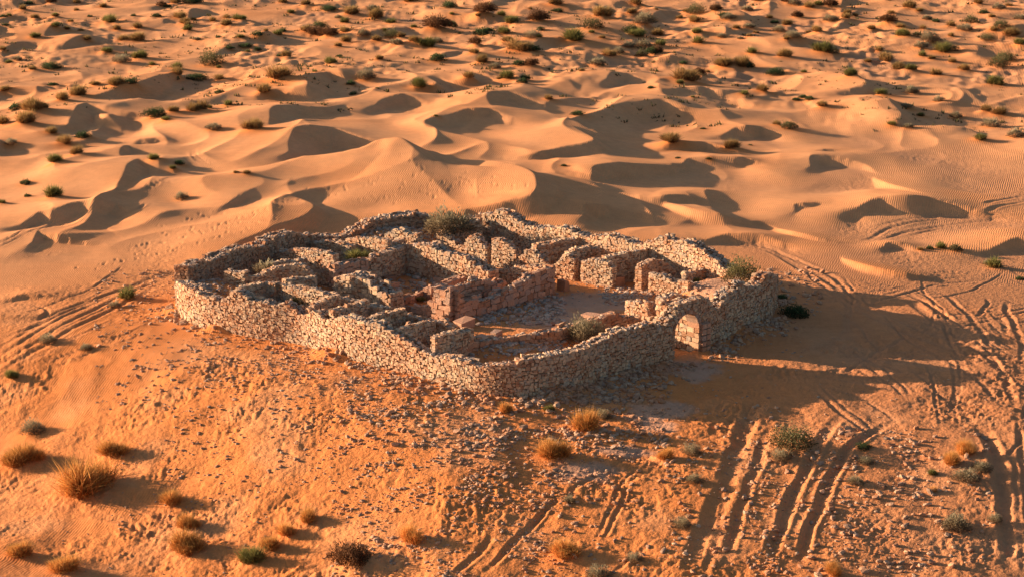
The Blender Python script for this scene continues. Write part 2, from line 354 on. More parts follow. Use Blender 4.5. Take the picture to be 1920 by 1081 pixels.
# inside the walls: sand and debris lying at different levels
def blob(px, py, z, rx, ry, hgt, rot=0.0, p=2):
    c = at(px, py, z); x = GX[ii] - c[0]; y = GY[ii] - c[1]
    u = x * math.cos(rot) + y * math.sin(rot); v = -x * math.sin(rot) + y * math.cos(rot)
    return hgt * np.exp(-((np.abs(u) / rx) ** p + (np.abs(v) / ry) ** p))
inn = sstep(-.25, -.75, sdf[ii])
fill = np.zeros(len(ii))
for bl in [blob(400,535,1.9,3.6,4.2,2.0,.8,3), blob(345,530,2.0,2.2,5,1.9,.8,3), blob(930,655,1.2,5.5,2.3,1.5,0,3), blob(1040,640,1.0,5.5,1.6,1.1,.8,3),
           blob(870,640,1.6,2.6,2.2,1.8,-.7,3), blob(740,425,2.2,5.0,3.0,1.9,0,3), blob(660,450,1.6,3,2.4,1.0,0), blob(480,470,2,5,1.5,1.6,1.0,3),
           blob(1368,530,1.7,3.6,2.6,1.75,.8,8), blob(1290,465,1.6,5,1.1,1.5,-.75,3), blob(1140,452,1.8,6,.9,1.4,-.72,3), blob(980,425,1.8,5,.9,1.4,-.75,3),
           blob(1310,545,.8,2,2,.7,0), blob(1200,555,.2,2.2,1.4,.35,0), blob(720,540,.5,2.2,1.6,.7,0), blob(845,430,1,2.2,2.5,1.2,0)]:
    fill = np.maximum(fill, bl)
fill += .05 * fbm(GX[ii] / 1.5, GY[ii] / 1.5, 51, 3)
HT[ii] = HT[ii] * (1 - inn) + (np.maximum(fill, 0) + .02) * inn
# drift of sand against the outside of the wall
HT[ii] += (.22 + .55 * sstep(0, .6, fbm(GX[ii] / 5, GY[ii] / 5, 55, 2))) * np.exp(-np.clip(sdf[ii], 0, None) / 1.0) * (sdf[ii] > -.3)
def sample(F, x, y):
    fi = np.interp(y, Y_AX, np.arange(NR_)); fj = np.interp(x / y, A_AX, np.arange(NC_))
    i = np.clip(np.floor(fi).astype(int), 0, NR_ - 2); j = np.clip(np.floor(fj).astype(int), 0, NC_ - 2)
    u = fi - i; v = fj - j; G = F.reshape(NR_, NC_)
    return (G[i, j] * (1 - v) + G[i, j + 1] * v) * (1 - u) + (G[i + 1, j] * (1 - v) + G[i + 1, j + 1] * v) * u
_T = np.linspace(100, 460, 3000)
def on_ground(px, py):
    """the point of the terrain that the photograph shows at px, py"""
    X = (px - 960) / FPX; Y = -(py - 540.5) / FPX
    t = _T / (CT + Y * ST); x = X * t; z = CAM_H + (-ST + Y * CT) * t
    hit = np.argmax(sample(HT, x, _T) >= z)
    if hit == 0: hit = len(_T) - 1
    return np.array([x[hit], _T[hit], z[hit]])

# ------------------------------------------------------------------ wheel ruts and tyre tracks pressed into the sand
TRACKS = [ # (pixels along the track, half width, depth)
 ([(1285,1085),(1325,990),(1365,890),(1398,800),(1420,740)],.55,.26), ([(1350,1085),(1388,960),(1422,860),(1446,790)],.32,.20),
 ([(1318,1085),(1352,980),(1385,880)],.25,.14), ([(1425,1085),(1462,990),(1502,900),(1540,825),(1580,770)],.38,.32), ([(1487,1085),(1520,990),(1555,900),(1585,850),(1625,815),(1690,780)],.36,.36),
 ([(1893,1085),(1888,980),(1880,900),(1862,835),(1840,790)],.50,.38), ([(1919,1085),(1910,960),(1903,860)],.22,.16), ([(1935,1085),(1925,960),(1918,860),(1905,760)],.22,.16),
 ([(902,1085),(960,1020),(1010,970),(1052,934)],.26,.26), ([(848,1085),(892,1040),(932,998)],.26,.22), ([(1052,934),(1110,895),(1185,850)],.22,.12),
 ([(1112,1020),(1140,960),(1170,900),(1200,870)],.16,.12), ([(1128,1020),(1156,960),(1186,900)],.16,.12), ([(1140,1085),(1200,1030),(1240,1000)],.2,.10),
 ([(-30,712),(60,645),(150,592),(240,550),(333,512)],.25,.15), ([(-30,690),(60,628),(150,580),(240,541),(333,507)],.25,.15), ([(-30,668),(70,612),(160,570),(250,535),(330,503)],.25,.13),
 ([(-30,725),(70,655),(160,604),(250,560),(310,530)],.3,.17), ([(-30,650),(90,600),(180,560),(270,525)],.22,.10), ([(20,640),(80,600),(160,565),(300,520)],.2,.10),
 ([(55,606),(75,597),(88,586),(82,576),(50,570),(0,573)],.2,.13), ([(-20,470),(30,448),(60,432),(110,416)],.18,.13), ([(-20,462),(30,440),(60,424),(105,410)],.18,.13),
 ([(205,407),(235,400),(262,390),(280,380)],.2,.12), ([(262,358),(300,345),(345,334)],.25,.16), ([(262,352),(300,339),(345,328)],.2,.12), ([(360,278),(362,292),(380,305),(405,315)],.2,.1),
 ([(365,276),(370,290),(390,303),(412,310)],.2,.1), ([(0,602),(40,604),(75,600)],.2,.1),
 ([(1330,462),(1440,470),(1560,545),(1700,605),(1830,655),(1890,720),(1908,830)],.3,.14), ([(1300,458),(1430,462),(1540,520),(1650,575),(1790,625),(1880,700)],.3,.12),
 ([(1380,480),(1480,520),(1590,570),(1690,620),(1800,660),(1870,690)],.25,.12), ([(1440,460),(1520,500),(1600,540)],.3,.16), ([(1540,520),(1590,560),(1604,575)],.3,.14), ([(1555,515),(1600,555),(1620,578)],.25,.13),
 ([(1620,570),(1700,550),(1760,533),(1900,522)],.25,.12), ([(1760,545),(1800,575),(1830,605),(1850,640),(1858,655)],.25,.15), ([(1690,545),(1740,570),(1790,600),(1830,628)],.25,.14),
 ([(1850,555),(1852,570),(1840,585),(1825,595)],.2,.13), ([(1893,560),(1886,580),(1900,605),(1915,640),(1920,690)],.25,.15), ([(1868,590),(1882,605),(1888,630)],.25,.15),
 ([(1700,560),(1740,590),(1775,612)],.4,.2), ([(1720,556),(1760,584),(1800,606)],.3,.18), ([(1650,600),(1720,600),(1830,585),(1930,580)],.22,.10), ([(1740,660),(1820,700),(1885,770)],.25,.12),
 ([(1930,395),(1860,402),(1760,412),(1660,432),(1615,455)],.3,.14), ([(1930,405),(1860,414),(1780,422),(1690,438),(1640,452)],.3,.14), ([(1930,420),(1850,428),(1760,430),(1700,446)],.3,.12),
 ([(1640,425),(1700,412),(1780,398)],.3,.12), ([(1850,398),(1880,385),(1930,378)],.35,.14), ([(1840,384),(1880,374),(1930,366)],.35,.12), ([(1480,668),(1560,640),(1620,628)],.3,.06), ([(1550,790),(1640,770),(1760,745)],.2,.05),
 ([(1840,60),(1700,82),(1600,100)],.6,.2), ([(1190,80),(1215,100),(1230,125)],.5,.16), ([(1170,80),(1195,105),(1208,130)],.5,.16),
 ([(180,870),(240,850),(300,820)],.15,.08),([(540,1060),(430,1010),(300,965),(150,925),(0,895)],.35,.09),([(500,1085),(390,1040),(250,985),(100,950),(-20,930)],.35,.09),
]
TRK = np.zeros_like(GX)
def carve(pts, wd, dp):
    Q = np.array([on_ground(*p)[:2] for p in pts]); C = resample(Q, 6); pad = wd * 4; wd = wd * .85
    i = np.where((GX > C[:, 0].min() - pad) & (GX < C[:, 0].max() + pad) & (GY > C[:, 1].min() - pad) & (GY < C[:, 1].max() + pad))[0]
    x = GX[i]; y = GY[i]; x = x + .16 * noise(GX[i] / 3, GY[i] / 3, 62); best = np.full(len(i), 1e9); tt = np.zeros(len(i)); m = len(C) - 1
    for k in range(m):
        a, b = C[k], C[k + 1]; e = b - a
        t = np.clip(((x - a[0]) * e[0] + (y - a[1]) * e[1]) / (e @ e + 1e-9), 0, 1)
        dd = (x - a[0] - t * e[0]) ** 2 + (y - a[1] - t * e[1]) ** 2
        tt = np.where(dd < best, (k + t) / m, tt); best = np.minimum(best, dd)
    q = np.sqrt(best) / wd; fade = sstep(0, .22, tt) * sstep(1, .75, tt) * (1 + .4 * noise(GX[i] / 4.2, GY[i] / 6.2, 61))
    HT[i] += .48 * dp * fade * (-np.exp(-np.abs(q) ** 2.6) + .35 * np.exp(-((q - 1.6) / .45) ** 2))
    TRK[i] = np.maximum(TRK[i], fade * np.exp(-(q / 2) ** 2))
rtk = np.random.RandomState(12)
for _ in range(46):                                    # fine criss-crossing tyre marks on the trodden ground to the right
    x_, y_ = rtk.uniform(1480, 1960), rtk.uniform(480, 780); a_ = rtk.choice([rtk.normal(.55, .2), rtk.normal(-.25, .15), rtk.normal(1.2, .3)]); P_ = []
    for _k in range(5): P_.append((x_, y_)); x_ += 55 * math.cos(a_); y_ += 55 * math.sin(a_) * .6; a_ += rtk.normal(0, .22)
    if min(p[1] for p in P_) < 440 or max(p[1] for p in P_) > 900: continue
    TRACKS.append((P_, rtk.uniform(.12, .2), rtk.uniform(.07, .14)))
    if _ % 2: TRACKS.append(([(p[0] + 9, p[1] - 9) for p in P_], .15, .10))
for _ in range(16):
    x_, y_ = rtk.uniform(-20, 200), rtk.uniform(560, 700); P_ = [(x_ + k * 70, y_ - k * rtk.uniform(24, 36)) for k in range(5)]
    if max(p[0] for p in P_) < 330 or P_[-1][1] > 540: TRACKS.append((P_[:4], .14, rtk.uniform(.05, .1)))
for t_ in TRACKS: carve(*t_)

# ------------------------------------------------------------------ bushes: where they stand (px, py of the foot, width in px, kind)
# o dry orange grass, g green, y grey, d dark low
FORE = [
 (30,872,58,'o','orange dry grass tuft at the left edge, its right half beside a smaller one'),(66,866,38,'o','smaller orange grass tuft right against the tuft at the left edge'),
 (62,812,34,'y','pale grey twiggy bush on the rippled sand above the left edge tufts'),(216,856,52,'o','orange grass tuft upslope from the biggest foreground tuft'),
 (162,925,100,'o','biggest orange grass tuft in the foreground, lower left'),(320,944,42,'o','low orange tuft, topmost of three in a row right of the biggest tuft'),
 (355,988,40,'o','upright orange tuft, middle of three in a row right of the biggest tuft'),(356,1034,60,'o','spreading orange tuft, lowest of three in a row right of the biggest tuft'),
 (35,1042,44,'o','narrow tall orange tuft in the bottom left corner'),(116,1072,52,'o','brownish orange tuft at the bottom edge near the left corner'),
 (470,1058,46,'g','green and orange bush at the lower end of a slanting row of tufts'),(505,1030,36,'o','orange tuft next above the green bush in the slanting row'),
 (540,1002,32,'o','third orange tuft up the slanting row, counting the green bush first'),(575,975,34,'o','small orange tuft at the top end of the slanting row'),
 (775,1015,40,'o','orange tuft alone on the stony slope at the bottom centre'),(660,1060,56,'b','dark brown dead bush at the bottom edge, centre left'),
 (950,774,24,'o','small orange grass tuft at the foot of the south wall corner'),(1028,770,20,'g','small green plant among grey rubble at the foot of the shaded wall'),
 (1095,808,46,'o','upright straw yellow tuft in shade before the shaded wall'),(1040,855,54,'o','straw tuft on the stony slope below the upright yellow one'),
 (1130,782,26,'y','grey green twiggy bush in the rubble before the shaded wall'),(1245,862,28,'o','narrow straw tuft on the stony bank beside the ruts'),
 (1298,852,28,'y','pale green bush at the top of the stony bank before the gate'),(1300,905,26,'y','faded yellow grey tuft beside the broad shaded rut'),
 (1068,942,18,'y','tiny pale plant beside the end of the narrow ruts'),(1063,1045,52,'o','big straw tuft between the narrow ruts and the broad rut'),
 (1190,1050,26,'y','pale dead twigs on rippled sand near the bottom edge'),(1122,1082,40,'y','pale grass clump cut by the bottom edge'),
 (1485,842,66,'s','large olive bush between the ruts, right foreground'),(1465,860,30,'y','grey low plant at the foot of the large olive bush'),
 (1620,843,26,'d','bright dark green cushion plant above the right foreground stones'),(1622,868,22,'y','grey cushion plant just below the dark green one'),
 (1605,905,24,'y','dry grey plant among stones left of the right foreground ridge'),(1782,870,36,'o','orange tuft in the cluster at the right, left one'),
 (1812,852,36,'o','straw tuft in the cluster at the right, topmost'),(1838,885,30,'y','pale twiggy bush in the cluster at the right, rightmost'),
 (1810,902,40,'y','pale grey green bush in the cluster at the right, lowest'),(1750,888,18,'g','little green plant left of the right hand cluster'),
 (1745,920,18,'o','tiny orange tuft below the right hand cluster'),(1790,990,44,'y','pale round bush in the rippled sand at the lower right'),
 (1866,975,22,'y','thin dry stems beside the deep rut at the right edge'),(1278,985,26,'y','dry pale stems on the left side of the broad rut'),
 (1565,1080,30,'o','straw tuft at the bottom edge right of the ruts'),
 (238,560,32,'g','green tuft beside the tyre tracks left of the fort'),(92,642,26,'y','pale green plant below the tyre tracks at the left'),
 (25,708,24,'g','green plant near the left edge below the tyre tracks'),(160,652,20,'y','small grey plant on the slope left of the fort'),
 (215,575,18,'y','faint yellow green plant touching the tyre tracks'),
]
INFORT = [
 (845,432,72,'y',2.0,'large grey green bush on the rubble at the north corner of the fort'),(672,486,44,'g',1.6,'bright green and orange bush inside the north west rooms'),
 (497,508,36,'y',2.2,'grey bush on debris behind the curved wall'),(563,566,38,'g',2.0,'green bush growing inside a small room by the long sunlit wall'),
 (1386,527,58,'s',2.0,'dense dark green bush on the wall top near the east corner'),(1305,530,22,'g',1.0,'small green bush beside the flat terrace in the fort'),
 (1466,560,18,'d',0,'green plant against the outside of the east corner'),(1490,592,42,'d',0,'dark bush in the shade outside the east corner'),
 (1100,634,58,'y',1.2,'pale straw bush on the rubble inside the shaded wall'),(872,560,14,'g',.3,'tiny green tuft inside the block built annexe'),
 (930,556,18,'y',.3,'small pale tuft inside the block built annexe, right of the green one'),(828,548,26,'o',.2,'yellow tuft in the sandy middle of the central building'),
 (790,562,18,'g',.2,'green sprig near the fallen blocks of the central building'),(1150,604,22,'g',.5,'dark green plant behind the pale straw bush'),
 (1236,550,14,'o',.3,'yellow tuft before the small square room'),(1145,535,10,'g',0,'tiny green plant at the foot of the sunlit pier'),(990,503,10,'g',0,'little green tuft before the broken front wall of the north east rooms'),
]
MID = [(8,172,24,'o'),(99,160,18,'d'),(181,161,22,'o'),(218,163,38,'o'),(245,158,26,'d'),(145,182,38,'o'),(118,190,28,'o'),(33,205,26,'d'),(60,212,44,'o'),(46,234,44,'o'),(82,208,24,'o'),(8,234,30,'o'),(96,252,26,'o'),(122,272,36,'o'),(142,292,32,'o'),(104,306,32,'g'),(156,258,24,'d'),(20,272,20,'y'),
 (370,150,34,'d'),(408,152,26,'o'),(410,176,18,'d'),(290,219,38,'d'),(326,213,28,'o'),(370,211,44,'o'),(391,205,16,'g'),(310,226,20,'g'),(425,199,22,'g'),(402,244,26,'y'),(475,246,42,'o'),(290,300,24,'g'),(325,318,14,'g'),(336,309,16,'d'),(48,345,18,'d'),(102,372,38,'g'),(52,369,12,'d'),(5,382,16,'g'),(443,325,14,'o'),(462,327,16,'o'),(340,374,22,'y'),
 (495,176,32,'o'),(524,151,52,'o'),(657,159,16,'d'),(707,166,8,'d'),(662,178,14,'d'),(686,149,32,'y'),(787,166,34,'g'),(818,219,10,'g'),(878,147,26,'o'),(950,153,30,'g'),(980,155,18,'d'),(1028,188,20,'o'),(1082,216,20,'d'),(1287,157,52,'o'),(1220,166,10,'d'),(1298,183,10,'g'),(1258,271,50,'o'),(1318,242,10,'d'),(1372,281,36,'o'),(1057,312,10,'d'),(1270,297,10,'d'),(1330,299,10,'d'),(1407,273,8,'d'),(1393,179,22,'g'),(1430,174,30,'o'),
 (1457,236,20,'o'),(1479,242,28,'s'),(1492,189,14,'d'),(1505,184,14,'d'),(1518,188,16,'d'),(1545,202,28,'o'),(1653,180,30,'g'),(1710,176,22,'y'),(1760,191,20,'y'),(1698,203,22,'y'),(1727,219,16,'g'),(1793,221,20,'y'),(1671,236,20,'g'),(1702,240,18,'y'),(1850,212,28,'o'),(1872,218,30,'o'),(1858,238,30,'y'),(1838,264,30,'g'),(1906,257,30,'y'),(1868,162,38,'g'),(1595,144,32,'g'),
 (1743,468,14,'d'),(1765,468,26,'g'),(1792,471,22,'s'),(1726,470,14,'o'),(1870,504,36,'g'),(1912,524,14,'d'),(1850,496,14,'y')]
_U = [(0, [(120,60,60,'o'),(310,100,50,'o'),(310,155,60,'g'),(395,130,45,'o'),(385,175,50,'o'),(460,175,45,'o'),(200,215,80,'g'),(490,225,55,'o'),(620,130,110,'g'),(505,95,30,'d'),(785,165,75,'o'),(770,240,110,'o'),(880,95,50,'d'),(1010,110,85,'o'),(1045,175,75,'g'),(1090,120,40,'o'),(1200,120,50,'o'),(1270,150,80,'o'),(1275,105,55,'o'),(1345,115,80,'g'),(600,300,80,'g'),(680,355,90,'y'),(790,335,90,'g'),(690,235,80,'o'),(860,370,50,'g'),(995,390,70,'g'),(1000,432,90,'o'),(1190,370,130,'s'),(1235,385,40,'g'),(1380,267,70,'d'),(1290,272,50,'d'),(1450,280,40,'d'),(1395,300,30,'g'),(185,397,65,'o'),(290,388,90,'d'),(50,357,50,'g'),(15,284,50,'o'),(1560,202,60,'g'),(1590,177,40,'d'),(1720,182,80,'o'),(1800,162,80,'d'),(1780,210,90,'b'),(1850,215,90,'b'),(1900,265,50,'o'),(1860,362,80,'g'),(1770,407,30,'g'),(1640,77,50,'g'),(1850,62,80,'d'),(1590,20,60,'o'),(990,28,80,'o'),(1080,22,100,'d'),(580,42,50,'o'),(435,22,50,'o'),(430,62,40,'o'),(750,92,30,'d'),(1495,177,30,'o'),(1450,200,60,'d'),(20,97,40,'d'),(200,110,60,'o'),(30,145,40,'d'),(310,100,40,'g'),(665,175,60,'o'),(1110,225,40,'y'),(1230,213,30,'d'),(910,40,50,'b'),(1100,18,60,'d'),(290,20,50,'b')]),
 (640, [(50,88,110,'o'),(195,112,100,'o'),(275,137,70,'g'),(290,217,90,'s'),(200,237,80,'o'),(310,252,70,'y'),(415,242,80,'o'),(480,275,110,'g'),(540,240,60,'y'),(215,338,60,'o'),(540,342,80,'d'),(610,47,80,'d'),(620,82,30,'g'),(800,88,110,'b'),(825,40,50,'g'),(540,178,130,'b'),(620,150,60,'d'),(960,137,100,'g'),(920,192,90,'g'),(1110,130,100,'b'),(1100,110,60,'d'),(1070,215,90,'y'),(1110,218,40,'g'),(1000,300,160,'o'),(930,240,80,'o'),(1080,300,70,'d'),(745,305,80,'o'),(790,357,90,'o'),(865,387,60,'y'),(1000,372,70,'d'),(1070,378,70,'b'),(930,458,90,'g'),(1030,450,60,'d'),(1205,32,90,'o'),(1215,67,60,'d'),(1470,103,120,'o'),(1480,75,80,'y'),(1700,135,110,'y'),(1730,110,60,'d'),(1410,163,120,'s'),(1405,187,40,'g'),(1310,240,150,'g'),(1465,218,40,'o'),(1640,180,100,'d'),(1660,215,110,'g'),(1780,202,80,'o'),(1700,265,80,'y'),(1620,268,70,'y'),(1790,262,80,'g'),(1505,320,90,'o'),(1560,300,60,'y'),(1430,368,80,'y'),(1350,403,40,'o'),(1680,318,60,'s'),(1660,28,80,'o'),(1770,55,30,'o'),(1900,108,50,'o'),(20,185,70,'o'),(30,245,80,'o'),(395,18,100,'o'),(1740,497,30,'d'),(1775,407,20,'d'),(1905,477,50,'g'),(410,160,50,'g'),(900,95,60,'g'),(665,195,24,'g'),(890,460,40,'o')]),
 (1280, [(70,80,100,'s'),(180,67,60,'b'),(240,97,70,'d'),(20,70,60,'o'),(60,115,50,'o'),(365,62,60,'y'),(490,105,40,'o'),(590,20,60,'b'),(590,145,70,'o'),(645,102,60,'b'),(710,48,80,'o'),(760,40,70,'g'),(830,42,70,'b'),(830,118,80,'y'),(920,108,60,'o'),(970,97,40,'o'),(755,188,70,'o'),(540,178,60,'y'),(620,215,90,'y'),(580,227,50,'o'),(80,192,80,'g'),(95,247,80,'g'),(220,212,50,'y'),(310,168,60,'o'),(370,158,60,'y'),(370,208,40,'o'),(415,192,40,'o'),(400,305,80,'g'),(575,327,90,'o'),(790,300,120,'g'),(850,310,60,'s'),(1105,290,60,'o'),(1065,173,60,'o'),(1170,82,50,'o'),(1150,135,80,'b'),(1225,158,60,'o'),(1275,50,80,'o'),(1330,70,50,'o'),(1360,168,55,'o'),(1375,110,50,'y'),(1240,208,90,'g'),(1320,212,60,'s'),(1390,235,90,'y'),(1460,300,110,'g'),(1520,300,60,'s'),(1350,318,60,'g'),(1500,153,70,'o'),(1590,172,80,'y'),(1620,130,70,'s'),(1790,162,90,'s'),(1740,180,60,'o'),(1740,98,50,'o'),(1510,208,40,'o'),(1720,230,80,'s'),(1850,208,100,'o'),(1900,255,80,'g'),(1810,345,110,'s'),(1520,355,60,'o'),(1580,400,80,'o'),(1430,430,80,'o'),(1290,405,80,'g'),(1220,400,90,'o'),(1150,355,100,'o'),(1040,355,50,'o'),(1780,382,110,'s'),(1660,25,60,'o'),(1780,53,70,'y'),(1840,38,50,'o'),(1900,112,60,'y'),(230,385,120,'o'),(330,390,110,'o'),(380,395,60,'d'),(520,422,90,'d'),(680,412,40,'g'),(140,405,30,'o'),(30,440,90,'o'),(90,430,60,'b'),(1290,527,60,'y'),(190,60,50,'d')])]
FAR = [(x0 + cx / 3, cy / 3, wd / 3, k) for x0, L in _U for cx, cy, wd, k in L]
BUSH = []                                   # x, y, radius, kind, label, group, lift
def place_bush(px, py, wd, kind, label, group, mound=True):
    p = on_ground(px, py); dep = p[1] * CT + (CAM_H - p[2]) * ST
    BUSH.append([p[0], p[1], .5 * wd * dep / FPX, kind, label, group, mound])
NM = {'o': 'dry orange grass tuft', 'g': 'olive green grass tuft', 'y': 'pale grey green bush', 'd': 'dark green low bush', 's': 'rounded dark olive shrub', 'b': 'dark brown dead bush'}
NMP = {'o': 'dry orange grass tufts', 'g': 'olive green grass tufts', 'y': 'pale grey green bushes', 'd': 'dark green low bushes', 's': 'rounded dark olive shrubs', 'b': 'dark brown dead bushes'}
rfx = np.random.RandomState(404)
for _ in range(46):
    FAR.append((rfx.uniform(-60, 1980), rfx.uniform(2, 120), rfx.uniform(10, 26), 'oogyddb'[rfx.randint(7)]))
for px, py, wd, k, lab in FORE: place_bush(px, py, wd, k, lab, None)
def size_word(wd, a, b): return 'small ' if wd < a else ('large ' if wd >= b else '')
COLN = ['far left', 'left', 'left of centre', 'right of centre', 'right', 'far right']
for px, py, wd, k in MID:
    col = COLN[int(min(5, max(0, px // 320)))]
    if px > 1640 and py > 400: reg = 'on the rutted sand right of the fort'
    elif py < 215: reg = 'on the upper big dunes, ' + col
    else: reg = 'on the lower big dunes, ' + col
    sw = size_word(wd, 20, 34)
    place_bush(px, py, wd, k, sw + NM[k] + ' ' + reg, sw + NMP[k] + ' ' + reg)
for px, py, wd, k in FAR:
    col = COLN[int(min(5, max(0, px // 320)))]; sw = size_word(wd, 20, 33)
    reg = ('along the top edge, ' if py < 45 else 'just below the top edge, ' if py < 88 else 'where low dunes meet big ones, ') + col
    place_bush(px, py, wd, k, sw + NM[k] + ' ' + reg, sw + NMP[k] + ' ' + reg)
MND = np.zeros_like(GX)
for b in BUSH:                               # sand gathers round a bush and trails off down the wind
    x0, y0, r, k = b[:4]
    if not b[6]: continue
    rm = r * 1.5; tall = {'o': .34, 'g': .30, 'y': .18, 'd': .10, 's': .16, 'b': .5}[k] * r * (1 if y0 > 200 else .8)
    i = np.where((np.abs(GX - x0) < rm * 4) & (np.abs(GY - y0) < rm * 3))[0]
    if not len(i): continue
    x = GX[i] - x0; y = GY[i] - y0
    u = x * TRAVEL[0] + y * TRAVEL[1]; v = -x * TRAVEL[1] + y * TRAVEL[0]
    q = (np.where(u > 0, u / (1.5 * rm), u / (.9 * rm)) ** 2 + (v / (.95 * rm)) ** 2)
    m = tall * np.exp(-q * 1.6); HT[i] += m; MND[i] = np.maximum(MND[i], np.exp(-q * .8))

# ------------------------------------------------------------------ footprints, pebbly roughness, colour masks
zpx = px_of(GX, GY, HT); zpy = 540 + FPX * np.tan(np.arctan(CAM_H / GY) - PITCH)
near = sstep(186, 165, GY)
rd = np.maximum(sdf, 0)
rough = np.clip(near * .9 + sstep(26, 4, rd) * .8 * sstep(-1, 1, sdf) + TRK * .6, 0, 1)
# flat trodden ground right of the fort and the flats between the dunes
flat = 1 - sstep(.05, .45, DH)
flatright = flat * sstep(8, 26, GX) * sstep(265, 240, GY)
rough = np.maximum(rough, flatright * .85)
rough = np.maximum(rough, .65 * flat * sstep(150, 180, GY) * sstep(-10, -22, GX) * sstep(212, 196, GY))
rough = np.maximum(rough, .5 * flat * sstep(235, 260, GY))
patch = sstep(-.25, .25, fbm(GX / 9, GY / 9, 71, 3))
rip_area = np.maximum(sstep(.02, .20, fbm(GX / 11 + 3, GY / 11, 77, 2)), sstep(.3, .6, DH))
rip_area = rip_area * (1 - near * (1 - .9 * sstep(-19, -24, GX) * sstep(-40, -33, GX)))
rough = rough * (1 - .85 * rip_area * (1 - TRK))
prints = np.zeros_like(GX)
for s, sc, am in ((81, 1.2, .11), (83, .62, .12), (85, .36, .085)):
    n_ = noise(GX / sc, GY / sc, s); prints += am * (np.abs(n_) - .3) * 1.3 - am * 1.2 * sstep(.35, .75, n_)
HT += prints * rough * (.25 + .95 * patch * sstep(-.5, .5, fbm(GX / 4, GY / 5, 333, 3))) * sstep(330, 250, GY) * (.45 + .55 * near)
tp = sstep(250, 285, GY); HT += tp * (1 - sstep(.5, 1.4, DH)) * (.22 * noise(GX / 2.2, GY / 3.0, 311) + .16 * noise(GX / 1.1, GY / 1.6, 312)) * sstep(-.2, .3, fbm(GX / 13, GY / 18, 313, 2)) * sstep(500, 400, GY)
HT += .22 * near * fbm(GX / 4.5, GY / 5.5, 88, 4) * sstep(1.0, 6, rd)
# footprint trails over the dunes
def trail(pts, step=.75, seed=0):
    Q = np.array([on_ground(*p)[:2] for p in pts]); C = resample(Q, 8); r_ = np.random.RandomState(seed)
    seg = np.concatenate([[0], np.cumsum(np.linalg.norm(np.diff(C, axis=0), axis=1))])
    for k, s in enumerate(np.arange(0, seg[-1], step)):
        x = np.interp(s, seg, C[:, 0]) + r_.normal(0, .3) + (.15 if k % 2 else -.15); y = np.interp(s, seg, C[:, 1]) + r_.normal(0, .6)
        i = np.where((np.abs(GX - x) < .7) & (np.abs(GY - y) < .9))[0]
        if not len(i): continue
        q = np.sqrt(((GX[i] - x) / .15) ** 2 + ((GY[i] - y) / .26) ** 2); am = r_.uniform(.3, 1)
        HT[i] += am * (-.065 * np.exp(-q ** 3) + .02 * np.exp(-((q - 1.5) / .4) ** 2))
for k, t_ in enumerate([[(700,380),(745,355),(790,315),(755,290)],[(560,370),(610,352),(680,350),(720,330)],[(880,322),(868,345),(830,352),(812,380)],[(930,330),(885,340),(840,352)],[(990,350),(905,345),(880,370)],
        [(655,380),(735,375),(800,350),(900,325)],[(480,400),(560,372),(640,360)],[(405,420),(470,402),(540,385)],[(350,440),(430,415),(480,402)],[(320,470),(420,440),(520,400)],[(300,440),(380,432),(470,410)],
        [(250,460),(330,450),(420,425)],[(200,490),(300,470),(380,450)],[(150,505),(220,490),(330,462)],[(1165,330),(1100,350)],[(300,425),(400,400),(470,375)]]): trail(t_, .75, k)
HT += .012 * fbm(GX / .8, GY / .8, 91, 2) * sstep(300, 200, GY)

orange = np.clip(.10 + .85 * near * sstep(40, 10, np.abs(GX) * .3 + rd * .6) + .75 * near * sstep(150, 132, GY) + .9 * np.exp(-np.clip(sdf, 0, 60) / 9) + .55 * MND + .35 * sstep(0, .4, fbm(GX / 14, GY / 14, 95, 3)) * sstep(210, 160, GY)
                 + .35 * sstep(10, 24, GX) * sstep(225, 180, GY), 0, 1)
orange *= 1 - .45 * sstep(-.05, .45, fbm(GX / 6.5, GY / 8, 96, 4)) * near - .0
orange += .25 * sstep(.05, .4, fbm(GX / 20, GY / 30, 97, 3)) * (1 - orange)
grey = np.clip(flatright * .6 + .5 * sstep(250, 290, GY) * sstep(0, .3, fbm(GX / 13, GY / 18, 313, 2)) * flat + .55 * flat * sstep(230, 250, GY) * patch + TRK * .25 + .7 * sstep(-14, -30, GX + (GY - 132) * .55) * sstep(140, 128, GY), 0, 1)  # last term, lower left: grey compacted sand plus the track gully's shade as colour
dust = np.zeros_like(GX)
for px, py, rx, ry in [(1300,690,2.2,2.0),(1212,778,1.5,2.2),(1255,765,1.8,2.0),(1240,800,1.2,1.2),(1100,885,2.2,1.5),(1170,845,1.8,1.2),(1310,705,1.0,1.4),(1060,600,4.0,3.5),(1100,570,4,3.5),(1360,535,3,3)]:
    c = on_ground(px, py); dust = np.maximum(dust, 1.0 * sstep(1.3, .5, np.hypot((GX - c[0]) / rx, (GY - c[1]) / ry) + .55 * fbm(GX / 1.3, GY / 1.3, 99, 3)))
inside = sstep(-.3, -1.0, sdf)
orange = np.clip(orange + .5 * MND * sstep(200, 230, GY), 0, 1); orange = np.where(inside > .5, .8, orange); ripple = np.clip((1 - rough) * (1 - inside) * (1 - .8 * TRK), 0, 1)
V = np.stack([GX, GY, HT], 1)
ia = np.arange(NR_ * NC_, dtype=np.int32).reshape(NR_, NC_)
F = np.stack([ia[:-1, :-1], ia[:-1, 1:], ia[1:, 1:], ia[1:, :-1]], -1).reshape(-1, 4)
gm = mesh_np('sand_ground', V, F, 4); gm.polygons.foreach_set('use_smooth', np.ones(len(F), bool))
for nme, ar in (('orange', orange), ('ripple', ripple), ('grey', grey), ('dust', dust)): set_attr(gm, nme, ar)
link('ground', gm, M_SAND, None, kind='structure', label='orange desert sand with rippled dunes, wheel ruts and footprints')

